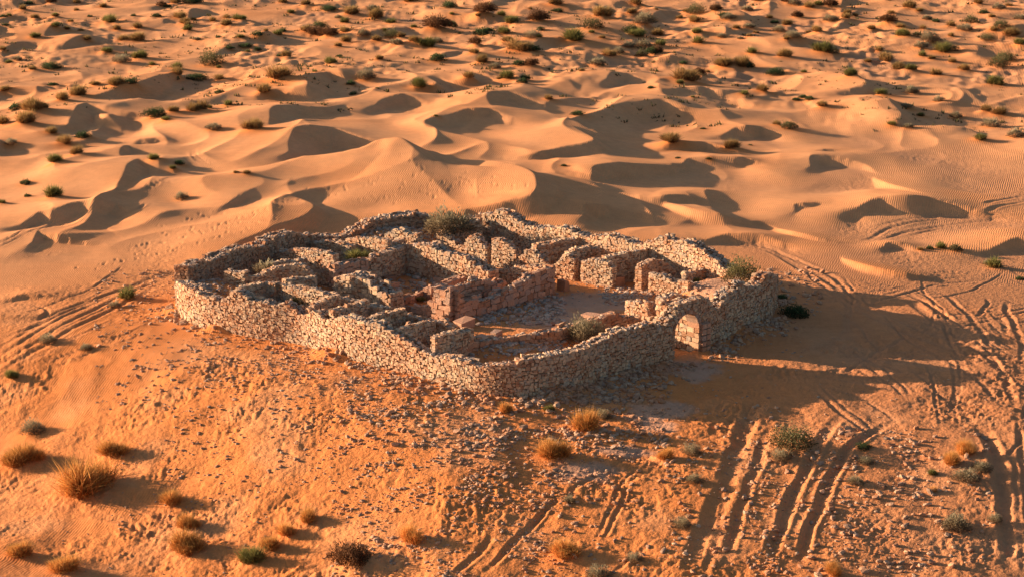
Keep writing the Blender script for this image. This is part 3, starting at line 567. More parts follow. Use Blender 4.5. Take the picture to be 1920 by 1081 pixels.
# ------------------------------------------------------------------ stones
CUBE = np.array([(-1,-1,-1),(1,-1,-1),(1,1,-1),(-1,1,-1),(-1,-1,1),(1,-1,1),(1,1,1),(-1,1,1)], float)
CF = np.array([(0,3,2,1),(4,5,6,7),(0,1,5,4),(1,2,6,5),(2,3,7,6),(3,0,4,7)])
g_ = (1 + 5 ** .5) / 2
ICO = np.array([(-1,g_,0),(1,g_,0),(-1,-g_,0),(1,-g_,0),(0,-1,g_),(0,1,g_),(0,-1,-g_),(0,1,-g_),(g_,0,-1),(g_,0,1),(-g_,0,-1),(-g_,0,1)], float)
ICO /= np.linalg.norm(ICO[0])
IF = np.array([(0,11,5),(0,5,1),(0,1,7),(0,7,10),(0,10,11),(1,5,9),(5,11,4),(11,10,2),(10,7,6),(7,1,8),(3,9,4),(3,4,2),(3,2,6),(3,6,8),(3,8,9),(4,9,5),(2,4,11),(6,2,10),(8,6,7),(9,8,1)])
def blocks_mesh(name, C, A, rs, jit=.17):
    """C centres (n,3); A (n,3,3) rows = half axes; facing blocks: box, outer (+v) face drawn in a little"""
    n = len(C); U = np.repeat(CUBE[None], n, 0).copy()
    outer = U[:, :, 1] > 0; U[:, :, 0] = np.where(outer, U[:, :, 0] * .90, U[:, :, 0]); U[:, :, 2] = np.where(outer, U[:, :, 2] * .88, U[:, :, 2])
    U += rs.normal(0, jit, U.shape) * np.array([1, .8, 1])
    Vv = C[:, None, :] + np.einsum('nkj,njc->nkc', U, A)
    Ff = (CF[None] + 8 * np.arange(n)[:, None, None]).reshape(-1, 4)
    return mesh_np(name, Vv.reshape(-1, 3), Ff, 4)
def rocks_mesh(name, C, Sz, rs, flat=.7):
    n = len(C); U = np.repeat(ICO[None], n, 0).copy(); U *= 1 + rs.normal(0, .16, (n, 12, 1))
    U = np.sign(U) * np.abs(U) ** .8
    s = np.stack([Sz * rs.uniform(.8, 1.35, n), Sz * rs.uniform(.65, 1.1, n), Sz * flat * rs.uniform(.7, 1.2, n)], 1)
    U = U * s[:, None, :]
    a = rs.uniform(0, 6.28, n); ca, sa = np.cos(a)[:, None], np.sin(a)[:, None]
    tl = rs.normal(0, .3, n)[:, None]
    x = U[..., 0] * ca - U[..., 1] * sa; y = U[..., 0] * sa + U[..., 1] * ca; z = U[..., 2] + tl * x * .5
    Vv = np.stack([x, y, z], -1) + C[:, None, :]
    Ff = (IF[None] + 12 * np.arange(n)[:, None, None]).reshape(-1, 3)
    return mesh_np(name, Vv.reshape(-1, 3), Ff, 3)
_r0 = np.random.RandomState(3)
def unit_block(k, jit=.12):
    m = blocks_mesh('stone_block', np.zeros((1, 3)), np.eye(3)[None], np.random.RandomState(k), jit); return m
STONE_V = {}
def stone_variants(mat):
    if mat.name not in STONE_V:
        L = []
        for k in range(8):
            m = unit_block(100 + k); m.materials.append(mat); L.append(m)
        STONE_V[mat.name] = L
    return STONE_V[mat.name]
def gz(x, y): return float(sample(HT, np.array([x]), np.array([y]))[0])

NSTONE = [0]
def wall_geometry(path, prof, th=.8, course=.26, wid=(.24, .46), rs=None, hole=None, both=True, hmax=5.0, rag=.10, bottom=None, face_side=1, minh=.35):
    """masonry along path (m). prof: list of (px,py) of the wall's top line, or a height.
       returns (core verts, core faces), facing stones (C, A), top rubble (C, size)"""
    P = resample(np.array(path, float), 6) if len(path) > 2 else np.array([np.array(path[0], float) + (np.array(path[1], float) - np.array(path[0], float)) * t for t in np.linspace(0, 1, 8)])
    seg = np.concatenate([[0], np.cumsum(np.linalg.norm(np.diff(P, axis=0), axis=1))]); L = seg[-1]
    ns = max(4, int(L / .22)); s = np.linspace(0, L, ns + 1)
    X = np.interp(s, seg, P[:, 0]); Yv = np.interp(s, seg, P[:, 1])
    tx = np.gradient(X); ty = np.gradient(Yv); q = np.hypot(tx, ty); tx /= q; ty /= q; nx, ny = ty, -tx          # right-hand normal
    gb = sample(HT, X, Yv)
    for sg in (-1, 1): gb = np.minimum(gb, sample(HT, X + sg * nx * (th / 2 + .15), Yv + sg * ny * (th / 2 + .15)))
    zb = gb - .35
    if isinstance(prof, (int, float)): top = np.full(ns + 1, float(prof)) + gb
    else:
        pp = np.array(prof, float); top = np.full(ns + 1, 2.0)
        for _ in range(4):
            px = px_of(X, Yv, top); top = z_for(Yv, np.interp(px, pp[:, 0], pp[:, 1]))
    top = np.clip(top, gb + minh, hmax) + rag * fbm(s / .9, s * 0 + X[0], 7, 3)
    topf = lambda q_: np.interp(q_, s, top)
    C = []; A = []; TC = []; TS = []
    sides = (1, -1) if both else (face_side,)
    for sd in sides:
        zlo = zb.min(); nrow = int((top.max() - zlo) / course) + 1; z = zlo
        for r_ in range(nrow):
            ch = course * rs.uniform(.7, 1.35); q_ = rs.uniform(-.3, 0)
            while q_ < L:
                wd = wid[0] + (wid[1] - wid[0]) * rs.beta(1.2, 2.2) * 1.35; sm = q_ + wd / 2; q_ += wd
                if sm < 0 or sm > L: continue
                tz = topf(sm); bz = np.interp(sm, s, gb) - .2
                if z + ch * .45 > tz or z + ch < bz: continue
                if hole and hole(sm, z + ch / 2): continue
                x, y = np.interp(sm, s, X), np.interp(sm, s, Yv); ax, ay = np.interp(sm, s, tx), np.interp(sm, s, ty)
                vx, vy = ay * sd, -ax * sd; dep = rs.uniform(.10, .16); off = th / 2 - dep + rs.normal(.02, .022)
                zc = z + ch / 2 + rs.normal(0, .035); hw = wd / 2 * .99; hh = ch / 2 * 1.0 * rs.uniform(.8, 1.2); tl = rs.normal(0, .16)
                C.append((x + vx * off, y + vy * off, zc))
                A.append(((ax * hw, ay * hw, tl * hw), (vx * dep, vy * dep, 0), (-ax * tl * hh, -ay * tl * hh, hh)))
            z += ch
    # end faces
    for e, sg in ((0, -1), (L, 1)):
        x, y = np.interp(e, s, X), np.interp(e, s, Yv); ax, ay = np.interp(e, s, tx) * sg, np.interp(e, s, ty) * sg
        z = zb[0 if sg < 0 else -1]; tz = topf(e); vx, vy = ay, -ax
        while z < tz:
            ch = course * rs.uniform(.85, 1.15); o = -th / 2 + .05
            while o < th / 2 - .1:
                wd = rs.uniform(.28, .45); wd = min(wd, th / 2 - o)
                C.append((x + ax * .0 + vx * (o + wd / 2), y + vy * (o + wd / 2), z + ch / 2)); A.append(((vx * wd / 2 * .95, vy * wd / 2 * .95, 0), (ax * .13, ay * .13, 0), (0, 0, ch / 2 * .93))); o += wd
            z += ch
    # loose top
    nt_ = int(L * th / .045)
    for _ in range(nt_):
        q_ = rs.uniform(0, L); o = rs.uniform(-th / 2 + .08, th / 2 - .08)
        if hole and hole(q_, topf(q_) - .1): continue
        x, y = np.interp(q_, s, X), np.interp(q_, s, Yv); ax, ay = np.interp(q_, s, tx), np.interp(q_, s, ty)
        sz = rs.uniform(.06, .18); TC.append((x + ay * o, y - ax * o, topf(q_) - .07 + rs.uniform(-.06, .07))); TS.append(sz)
    # core
    ins = th / 2 - .10; cv = []; cf = []
    for i in range(ns):
        m = (s[i] + s[i + 1]) / 2; zt = min(top[i], top[i + 1]) - .10; z0 = min(zb[i], zb[i + 1])
        if hole:
            zz = z0
            while zz < zt and hole(m, zz + .02): zz += .05
            z0 = zz + (.06 if zz > z0 else 0)
        if zt - z0 < .05: continue
        k = len(cv); e0, e1 = (0.0, 0.0)
        for j in (i, i + 1):
            for sg in (1, -1):
                for z in (z0, zt): cv.append((X[j] + nx[j] * ins * sg, Yv[j] + ny[j] * ins * sg, z))
        # 0:(i,+,lo)1:(i,+,hi)2:(i,-,lo)3:(i,-,hi)4..7 for i+1
        cf += [(k, k + 4, k + 5, k + 1), (k + 2, k + 3, k + 7, k + 6), (k + 1, k + 5, k + 7, k + 3), (k, k + 2, k + 6, k + 4), (k, k + 1, k + 3, k + 2), (k + 4, k + 6, k + 7, k + 5)]
    return cv, cf, np.array(C), np.array(A), np.array(TC).reshape(-1, 3), np.array(TS), (X[0], Yv[0], gb[0])
def build_wall(name, parent, geo, mat, rs, npick=40, label=None, category=None, minpick=.0, extra=None):
    cv, cf, C, A, TC, TS, org = geo
    O = np.array([org[0], org[1], org[2]])
    me = mesh_np(name, np.array(cv) - O, cf, 4)
    if parent is None: loc = O
    else: loc = O - np.array(parent.location)
    o = link(name, me, M_CORE, parent); o.location = loc
    if label: o['label'] = label
    if category: o['category'] = category; o['kind'] = 'thing'
    # the stones that show largest become parts of their own: facing the camera, big, seen
    vis = -(A[:, 1, 1]) / (np.linalg.norm(A[:, 1], axis=1) + 1e-9)
    area = np.linalg.norm(A[:, 0], axis=1) * np.linalg.norm(A[:, 2], axis=1) * np.clip(vis + .2, .05, 1) * (1 + .3 * (C[:, 2] - org[2] > 0))
    area = np.where(C[:, 2] < org[2] - .05, 0, area)
    idx = np.argsort(-area)[:npick]; pick = np.zeros(len(C), bool); pick[idx] = True
    Vs = stone_variants(mat)
    for i in idx:
        M = Matrix(((A[i,0,0], A[i,1,0], A[i,2,0], C[i,0] - O[0]), (A[i,0,1], A[i,1,1], A[i,2,1], C[i,1] - O[1]), (A[i,0,2], A[i,1,2], A[i,2,2], C[i,2] - O[2]), (0, 0, 0, 1)))
        b = bpy.data.objects.new('stone', Vs[i % 8]); COL.objects.link(b); b.parent = o; b.matrix_basis = M; NSTONE[0] += 1
    rest = ~pick
    if rest.any():
        f = link('stone_facing', blocks_mesh('stone_facing', C[rest] - O, A[rest], rs), mat, o, kind='stuff')
    if len(TC):
        link('loose_top_stones', rocks_mesh('loose_top_stones', TC - O, TS, rs), M_TOP, o, kind='stuff')
    return o
def offset_path(P, dist):
    P = np.array(P, float); T = np.gradient(P, axis=0); T /= np.linalg.norm(T, axis=1)[:, None]
    return P + np.stack([-T[:, 1], T[:, 0]], 1) * dist          # to the left hand

# ------------------------------------------------------------------ curtain wall
rsw = np.random.RandomState(17)
fort = bpy.data.objects.new('curtain_wall', None); COL.objects.link(fort); fort.location = (-2.5, 177, 0)
fort['label'] = 'long rubble stone wall with rounded corners and arched gate ringing the desert fort'; fort['category'] = 'fort wall'; fort['kind'] = 'thing'
T_SW = [(320,530),(330,514),(336,524),(349,531),(370,540),(389,551),(405,557),(421,562),(433,554),(445,543),(453,543),(466,552),(478,560),(500,563),(522,571),(532,567),(540,563),(557,574),(575,589),(586,584),(604,580),(614,592),(622,599),(633,595),(646,591),(686,597),(700,603),(712,602),(720,604),(731,615),(749,622),(777,640),(795,653),(822,665),(844,667),(871,671),(902,683),(915,684),(935,680)]
T_SE = [(905,684),(933,680),(975,673),(1016,664),(1044,659),(1086,653),(1100,643),(1127,632),(1150,617),(1183,614),(1216,602),(1224,606),(1229,614),(1236,606),(1245,596),(1255,587),(1257,571),(1275,566),(1308,556),(1316,556),(1322,566),(1328,579),(1336,572),(1345,562),(1354,546),(1374,542),(1375,528),(1384,527),(1386,536),(1405,535),(1419,528),(1422,516),(1434,512),(1447,512),(1459,520),(1464,535)]
T_NE = [(880,408),(905,402),(918,399),(940,393),(955,396),(969,404),(987,418),(1013,424),(1040,428),(1058,424),(1075,426),(1085,436),(1110,443),(1146,440),(1175,446),(1205,457),(1225,452),(1240,443),(1255,444),(1270,452),(1285,448),(1305,456),(1325,468),(1345,480),(1365,498),(1385,510),(1410,522),(1445,516),(1462,525)]
T_NW = [(325,525),(331,513),(340,501),(367,489),(389,486),(400,478),(424,471),(455,462),(478,461),(489,451),(505,446),(522,438),(540,434),(562,440),(590,442),(611,443),(646,441),(662,430),(677,420),(695,411),(711,405),(735,402),(755,400),(780,400),(795,401),(815,412),(845,414),(880,408),(900,402)]
RP = np.array(SWL + SEL)
sw_path = offset_path(SWL + [np.array((-.1, 154.7)), np.array((.5, 154.7))], .5)
# gate: position along the south-east side
se_all = offset_path(SEL, .5)
def nearest_s(path, pt):
    P = resample(np.array(path), 6); seg = np.concatenate([[0], np.cumsum(np.linalg.norm(np.diff(P, axis=0), axis=1))])
    return seg[np.argmin(np.linalg.norm(P - pt, axis=1))]
gc = (at(1263, 675) + at(1309, 662)) / 2
GS = nearest_s(se_all, gc) + .05; GR = .5 * float(np.linalg.norm(at(1309, 662) - at(1263, 675))) - .02
SPR = 3.15 - GR
def gate_hole(s, z, grow=0.0):
    ds = abs(s - GS)
    if ds > GR + grow: return False
    return z < SPR + math.sqrt(max((GR + grow) ** 2 - ds * ds, 0)) 
geo = wall_geometry(sw_path, T_SW, 1.0, .185, (.15, .33), rsw); SWP = build_wall('wall_side', fort, geo, M_STONE, rsw, 75)
SWP['label'] = 'long sunlit side of pale rubble with a jagged top'
gh = lambda s, z: gate_hole(s, z, .26)
geo = wall_geometry(se_all, T_SE, 1.0, .20, (.18, .38), rsw, hole=gh); SEP = build_wall('wall_side', fort, geo, M_STONE, rsw, 75)
SEP['label'] = 'shaded gate side with tall broken stretch at its right'
geo = wall_geometry(offset_path([SEL[-1]] + NEL + [NWL[0]], .6), T_NE, 1.2, .21, (.17, .38), rsw, hmax=4.0, rag=.25, minh=1.2); NEP = build_wall('wall_side', fort, geo, M_STONE, rsw, 45)
NEP['label'] = 'far right side, thick and crumbling along its top'
geo = wall_geometry(offset_path([NWL[0] + np.array([.6, -.1])] + NWL + [SWL[0]], .6), T_NW, 1.3, .21, (.17, .38), rsw, hmax=4.0, rag=.25, minh=1.2); NWP = build_wall('wall_side', fort, geo, M_GREY, rsw, 45)
NWP['label'] = 'far left side, low, grey and heaped with debris'
# gateway: ring of voussoirs, jambs, and the short passage behind the arch
Pg = resample(np.array(se_all), 6); sg_ = np.concatenate([[0], np.cumsum(np.linalg.norm(np.diff(Pg, axis=0), axis=1))])
def gpt(s, off): # off towards the outside
    x, y = np.interp(s, sg_, Pg[:, 0]), np.interp(s, sg_, Pg[:, 1]); x2, y2 = np.interp(s + .3, sg_, Pg[:, 0]), np.interp(s + .3, sg_, Pg[:, 1])
    x1, y1 = np.interp(s - .3, sg_, Pg[:, 0]), np.interp(s - .3, sg_, Pg[:, 1]); t = np.array([x2 - x1, y2 - y1]); t /= np.linalg.norm(t)
    return np.array([x, y]) + np.array([t[1], -t[0]]) * off, t
pc, tg = gpt(GS, 0); nout = np.array([tg[1], -tg[0]])
gw = bpy.data.objects.new('gateway', None); COL.objects.link(gw); gw.parent = fort; gw.location = (pc[0] + 2.5, pc[1] - 177, 0)
gw['label'] = 'round arched gateway with sunlit inner jamb'
Vs = []
for k in range(8):
    m = unit_block(200 + k, .05); m.materials.append(M_BLOCK); Vs.append(m)
VJ = []
for k in range(8):
    m = unit_block(260 + k, .10); m.materials.append(M_STONE); VJ.append(m)
def put(name, parent, vs, O, c, ax, vx, up):
    M = Matrix(((ax[0], vx[0], up[0], c[0] - O[0]), (ax[1], vx[1], up[1], c[1] - O[1]), (ax[2], vx[2], up[2], c[2] - O[2]), (0, 0, 0, 1)))
    b = bpy.data.objects.new(name, vs); COL.objects.link(b); b.parent = parent; b.matrix_basis = M; return b
Og = np.array([pc[0], pc[1], 0])
nv = 11
for k in range(nv):
    a = math.pi * (k + .5) / nv; r_ = GR + .15; c = pc + tg * math.cos(a) * r_
    rad = np.array([tg[0] * math.cos(a), tg[1] * math.cos(a), math.sin(a)]); tan = np.array([-tg[0] * math.sin(a), -tg[1] * math.sin(a), math.cos(a)])
    put('arch_stone', gw, Vs[k % 8], Og, (c[0], c[1], SPR + math.sin(a) * r_), tan * (math.pi * r_ / nv / 2 * .97), np.array([nout[0], nout[1], 0]) * .53, rad * .165)
for sd in (-1, 1):
    z = gz(*(pc + tg * sd * GR)) - .25; k = 0
    while z < SPR - .02:
        hh = min(rsw.uniform(.15, .2), (SPR - z) / 2 if SPR - z < .6 else 1); c = pc + tg * sd * (GR + .15)
        sp_ = rsw.uniform(-.2, .2)
        for lo_, hi_ in ((-.54, sp_), (sp_, .54)):
            e_ = c + nout * (lo_ + hi_) / 2 - tg * sd * rsw.uniform(-.03, .05)
            put('jamb_stone', gw, VJ[(k + 3 + (lo_ > -.5) * 4) % 8], Og, (e_[0], e_[1], z + hh), np.array([tg[0], tg[1], 0]) * rsw.uniform(.15, .19), np.array([nout[0], nout[1], 0]) * (hi_ - lo_) * .49, np.array([0, 0, hh * .97]))
        z += 2 * hh; k += 1
# protruding pier of pale blocks right of the arch
z = -.3; k = 0
while z < 1.9:
    hh = rsw.uniform(.17, .24)
    for q_ in (-.24, .24):
        c = pc + tg * (GR + .62 + q_) + nout * .55
        put('pier_stone', gw, Vs[(k * 2 + (q_ > 0)) % 8], Og, (c[0], c[1], z + hh), np.array([tg[0], tg[1], 0]) * .235, np.array([nout[0], nout[1], 0]) * .22, np.array([0, 0, hh * .95]))
    z += 2 * hh; k += 1
def passage(s0, ln, h):
    a, t = gpt(GS + s0, -.35); b = a - nout * ln
    return [a, b], h
for s0, ln, h in ((GR + .42, 3.0, 3.1), (-GR - .42, 1.1, 2.9)):
    path, h = passage(s0, ln, h)
    geo = wall_geometry(path, h, .62, .27, (.3, .55), rsw, rag=.25)
    cv, cf, C, A, TC, TS, org = geo
    pw = link('passage_wall', mesh_np('passage_wall', np.array(cv) - Og, cf, 4), M_CORE, gw)
    link('passage_facing', blocks_mesh('passage_facing', C - Og, A, rsw), M_STONE, gw, kind='stuff')
    link('passage_top_stones', rocks_mesh('passage_top_stones', TC - Og, TS, rsw), M_GREY, gw, kind='stuff')

# ------------------------------------------------------------------ walls of rooms inside the ring
def inner(path, prof, label, th=.72, mat=None, npick=26, course=.19, wid=(.16, .35), name='ruined_wall', parent=None, **kw):
    rs = np.random.RandomState(int(abs(path[0][0] * 131 + path[0][1] * 17)) % 9973)
    geo = wall_geometry(path, prof, th, course, wid, rs, **kw)
    return build_wall(name, parent, geo, mat or M_STONE, rs, npick, label, 'wall' if parent is None else None)
fl = lambda x: 195.6 - .773 * (x + 6)
# north-east rooms
inner([(-6, fl(-6)), (-1.95, fl(-1.95))], [(815,440),(826,437),(833,433),(848,445),(860,454),(866,461),(875,457),(886,440),(897,441),(906,453),(915,462)], 'sunlit front wall with a peaked pier left of a narrow doorway, beneath the north corner')
inner([(-1.4, fl(-1.4)), (5.05, fl(5.05))], [(920,450),(930,447),(946,449),(957,458),(968,468),(975,485),(982,481),(987,469),(1004,470),(1018,482),(1034,501),(1045,495),(1053,487),(1064,475),(1073,478),(1086,497)], 'broken front wall with two humps between the two narrow doorways of the far rooms', npick=40)
inner([(5.75, fl(5.75)), (8.0, fl(8.0))], [(1096,491),(1105,486),(1124,484),(1142,491),(1155,507)], 'broad bright gable shaped front wall facing the courtyard')
inner([(-5.9, fl(-5.9) + .5), (-2.8, 198.8)], [(820,439),(840,425),(860,417),(896,412)], 'cross wall at the left end of the north east rooms, ending by the north corner')
inner([(1.9, fl(1.9) + .4), (5.3, 192.6)], [(985,467),(1013,458),(1049,449),(1080,446)], 'second cross wall of the north east rooms, sloping up behind the first hump')
inner([(4.5, fl(4.5) + .4), (8.0, 190.4)], [(1064,476),(1075,467),(1098,462),(1120,464),(1142,474)], 'rounded cross wall between two dark rooms, left of the bright gable')
inner([(7.4, fl(7.4) + .4), (10.6, 187.7)], [(1120,485),(1160,475),(1200,468)], 'straight cross wall running back from the bright gable above a black shadow')
inner([(10.0, 183.6), (11.3, 185.2), (13.0, 186.0)], [(1194,516),(1203,494),(1221,485),(1243,491),(1262,503)], 'hump backed cross wall standing alone right of the blackest room')
inner([(10.9, 182.2), (13.1, 180.4)], [(1220,513),(1243,512),(1252,520),(1262,525),(1280,528)], 'narrow bright pier wall of the small square room', th=.7)
inner([(13.3, 178.6), (15.6, 181.0)], [(1272,531),(1295,529),(1320,535),(1350,545)], 'low wall holding up the flat sandy terrace in the east corner')
inner([(13.4, 181.9), (15.4, 184.0)], [(1280,512),(1300,508),(1340,500)], 'low crumbled wall beside the small green bush', th=.5)
inner([(8.75, 174.6), (10.25, 173.1)], [(1188,564),(1208,564),(1231,573)], 'bright wall of the guard room, facing the courtyard near the gate', name='ruined_wall')
inner([(10.35, 173.4), (13.0, 176.2)], [(1225,574),(1250,568),(1265,562),(1285,560)], 'side wall of the guard room running towards the gate')
inner([(11.2, 176.9), (13.2, 178.9)], [(1238,557),(1262,549),(1288,553)], 'crumbling low wall behind the guard room')
# south-west rooms along the sunlit curtain wall
il = lambda x: 174.3 - .82 * (x + 18)
T_I = [(515,530),(545,536),(575,540),(590,541),(610,545),(627,553),(645,558),(660,563),(684,566),(700,570),(715,574),(733,582),(760,586),(782,594),(800,599),(830,600),(850,612),(870,622),(890,618),(905,616)]
inner([(-17.7, il(-17.7)), (-10.7, il(-10.7))], [p for p in T_I if p[0] < 705], 'back wall of the pit like rooms by the long sunlit wall, left half', npick=40)
inner([(-10.0, il(-10.0)), (-4.0, il(-4.0))], [p for p in T_I if p[0] > 680], 'back wall of the pit like rooms by the long sunlit wall, right half', npick=40)
def cross(xr, label, prof, ln=None):
    yr = float(np.interp(xr, [p[0] for p in SWL], [p[1] for p in SWL])) + .9
    t = (174.3 - .82 * (xr + 18) - yr) / (1.05 + .82) - .35
    inner([(xr, yr), (xr + t, yr + 1.05 * t)], prof, label, th=.55)
cross(-14.6, 'first cross wall from the left in the row of dark pits by the sunlit wall', [(570,583),(595,566),(622,556),(660,548)])
cross(-12.7, 'second cross wall from the left in the row of dark pits by the sunlit wall', [(613,588),(638,575),(678,565),(700,562)])
cross(-10.1, 'third cross wall from the left in the row of dark pits by the sunlit wall', [(684,600),(711,588),(730,583),(760,578)])
cross(-7.9, 'fourth cross wall from the left in the row of dark pits by the sunlit wall', [(742,619),(767,607),(795,602),(820,600)])
cross(-5.3, 'fifth and last cross wall from the left in the row of dark pits', [(808,636),(833,623),(860,619),(890,617)])
inner([(-20.4, 171.4), (-19.6, 173.0), (-18.4, 174.0), (-17.5, 173.5)], [(438,547),(455,537),(469,533),(500,529),(522,529),(548,537)], 'curved wall round the leftmost pit by the long sunlit wall', th=.6)
inner([(-19.9, 177.6), (-18.7, 179.3), (-17.0, 179.9), (-15.2, 179.2)], [(485,517),(495,511),(511,501),(533,498),(550,495),(566,493),(578,500),(586,514)], 'smooth curved wall with a small lit window near the west corner', th=.6, hole=lambda s, z: 1.55 < s < 1.95 and .7 < z < 1.5)
inner([(-17.0, 175.2), (-15.0, 177.2)], [(500,530),(530,524),(560,521),(600,520)], 'short cross stub in the sandy lane beside the thick rubble wall', th=.5)
inner([(-19.0, 182.6), (-16.4, 184.9)], [(480,500),(510,492),(545,487),(590,484)], 'low dark wall under the long wall of the north west rooms', th=.55)
inner([(-21.8, 178.8), (-20.2, 177.6)], [(450,508),(470,510),(492,516)], 'short low wall left of the curved wall with the window', th=.5)
# north-west rooms
inner([(-18.4, 188.3), (-13.9, 184.6)], [(530,470),(560,466),(595,469),(617,472),(633,482)], 'dark long wall across the north west rooms, left of the green bush', npick=34)
inner([(-16.2, 192.2), (-12.9, 189.8)], [(588,454),(622,451),(645,455),(662,461)], 'wall behind the dark long one, ending by the green bush')
inner([(-13.3, 191.6), (-9.9, 188.9)], [(655,448),(700,444),(720,447),(740,454)], 'pale wall facing left behind the bright green bush')
inner([(-10.2, 193.6), (-7.6, 191.5)], [(728,440),(744,430),(760,433),(773,439),(788,437)], 'short stony wall under the debris heap at the north corner', th=.8)
inner([(-9.9, 188.9), (-8.9, 191.4)], [(738,455),(752,448),(765,443)], 'little dark return wall below the debris heap', th=.5)

# central building (headquarters) : one thing, its walls are parts, their stones sub-parts
hq = bpy.data.objects.new('ruined_building', None); COL.objects.link(hq); hq.location = (-6, 181, 0)
hq['label'] = 'roofless central building of broken stone walls around a deep shaded room'; hq['category'] = 'ruin'
inner([(-11.6, 186.0), (-8.5, 189.6)], [(685,489),(705,476),(718,471),(744,462),(772,458)], 'tall dark back wall', parent=hq, name='wall', npick=34, th=.8)
inner([(-8.4, 189.5), (-1.5, 183.6)], [(766,459),(795,457),(813,457),(833,468),(860,478),(877,479),(897,491),(917,504),(938,511)], 'long right wall with heaped top', parent=hq, name='wall', npick=40, th=1.2, course=.27)
inner([(-13.2, 180.6), (-8.8, 176.8)], [(638,521),(658,514),(671,511),(700,525),(720,538),(745,556),(766,571)], 'thick rubble left wall sloping down', parent=hq, name='wall', npick=44, th=1.5, mat=M_STONE, course=.32, wid=(.32, .6))
inner([(-14.0, 183.2), (-11.7, 185.4)], [(618,498),(640,493),(665,489),(688,487)], 'short wall of larger blocks', parent=hq, name='wall', npick=18, th=.8, mat=M_BLOCK, course=.36, wid=(.4, .7))
inner([(-10.6, 177.4), (-7.6, 180.2), (-5.6, 183)], 0.55, 'low inner footing', parent=hq, name='wall', npick=20, th=.7, mat=M_BLOCK, course=.36, wid=(.4, .7))
inner([(-6.5, 180.5), (-4.4, 184.0), (-3.6, 185.0)], 0.9, 'stub wall across the shaded room', parent=hq, name='wall', npick=16, th=.8, mat=M_BLOCK, course=.36, wid=(.4, .7))
an = bpy.data.objects.new('ruined_annexe', None); COL.objects.link(an); an.location = (-1, 179, 0)
an['label'] = 'annexe of large squared blocks facing the courtyard, its corner standing tall'; an['category'] = 'ruin'
inner([(-4.2, 174.3), (3.0, 182.6)], [(845,542),(852,541),(858,548),(866,560),(884,564),(911,558),(930,552),(944,546),(966,531),(985,520),(1000,513),(1018,506),(1031,500),(1040,501)], 'front wall of large squared blocks with a sagging top', parent=an, name='wall', npick=130, th=.8, mat=M_BLOCK, course=.40, wid=(.45, .95), rag=.04)
inner([(-4.5, 174.4), (-9.4, 178.6)], [(730,577),(765,577),(790,573),(806,571),(824,566),(832,545),(840,540),(856,541)], 'low sunlit left wall of blocks', parent=an, name='wall', npick=50, th=.8, mat=M_BLOCK, course=.38, wid=(.4, .75), rag=.05)
inner([(2.7, 182.9), (-1.4, 186.5)], [(918,512),(947,505),(969,501),(1002,498),(1035,500)], 'sunlit low end wall', parent=an, name='wall', npick=30, th=.7)
inner([(-5.6, 175.7), (-.8, 181.4)], [(830,540),(851,535),(870,530),(889,524),(906,527),(940,529),(960,536)], 'inner wall of flat blocks', parent=an, name='wall', npick=40, th=.6, mat=M_BLOCK, course=.36, wid=(.45, .8))
# low kerb-like wall between courtyard and the shaded wall
inner([(-3.6, 160.9), (-.6, 163.0), (2.4, 164.4), (5.0, 167.2), (7.2, 169.6), (9.2, 171.6)], [(870,624),(905,618),(945,634),(961,631),(975,620),(1016,615),(1050,614),(1086,604),(1110,594),(1127,589),(1144,586),(1169,590),(1200,599)], 'low ragged wall edging the courtyard behind the straw bush', th=.8, npick=50, mat=M_GREY, course=.3, wid=(.3, .6), hmax=1.9)

# ------------------------------------------------------------------ fallen blocks inside the fort, each a thing
BLK = [(1048,632,24,.55,'upright block'),(735,578,34,.4,'reddish block'),(729,526,24,.3,'pale rounded block'),(737,538,22,.3,'pale rounded block'),(628,500,24,.45,'flat cap block'),(620,522,24,.35,'pale rounded block'),
 (675,560,36,.3,'long flat slab'),(808,512,28,.3,'grey fallen slab'),(825,530,22,.3,'grey fallen slab'),(870,614,34,.5,'squared block'),(1160,536,20,.6,'upright block'),(1056,545,18,.7,'upright block'),
 (1110,596,34,.25,'long flat slab'),(1140,596,30,.3,'rounded boulder'),(905,640,26,.3,'grey fallen slab'),(585,548,18,.35,'small block'),(700,602,20,.3,'small block'),(1215,590,16,.3,'small block'),(930,630,22,.3,'rounded boulder')]
BL_LAB = ['upright reddish block on the rubble left of the straw bush','reddish squared block fallen at the near end of the central building','upper of two pale rounded blocks stacked at the end of the thick wall','lower of two pale rounded blocks stacked at the end of the thick wall',
 'flat cap block on the short wall left of the central building','rounded pale block in front of the cap block','long flat slab lying on the rooms behind the sunlit wall','grey slab fallen deep in the shaded central room','smaller grey slab nearest the stub wall in the central room',
 'squared block by the south corner rooms facing the courtyard','upright block at the right foot of the bright gable','dark upright block at the end of the annexe front','long flat slab on the low courtyard wall','rounded boulder on the low courtyard wall','grey slab on the rubble at the south corner',
 'small block beside the green bush in the small room','small block on the third dark pit','small block by the guard room door','boulder beside the squared block at the south corner']
rsb = np.random.RandomState(55)
for (px, py, wd, hh, _), lab in zip(BLK, BL_LAB):
    p = on_ground(px, py); sc = wd * (p[1] * CT + 44 * ST) / FPX / 2
    me = blocks_mesh('fallen_block', np.zeros((1, 3)), np.eye(3)[None], rsb, .10); me.materials.append(M_BLOCK)
    o = link('fallen_block', me, None, None, label=lab, category='stone block'); hz = max(hh, .25) * .75
    o.scale = (sc, sc * .7, hz); o.rotation_euler = (rsb.normal(0, .08), rsb.normal(0, .08), rsb.uniform(.5, 1.1) if rsb.rand() < .5 else -.7); o.location = (p[0], p[1], gz(p[0], p[1]) + hz * .75)

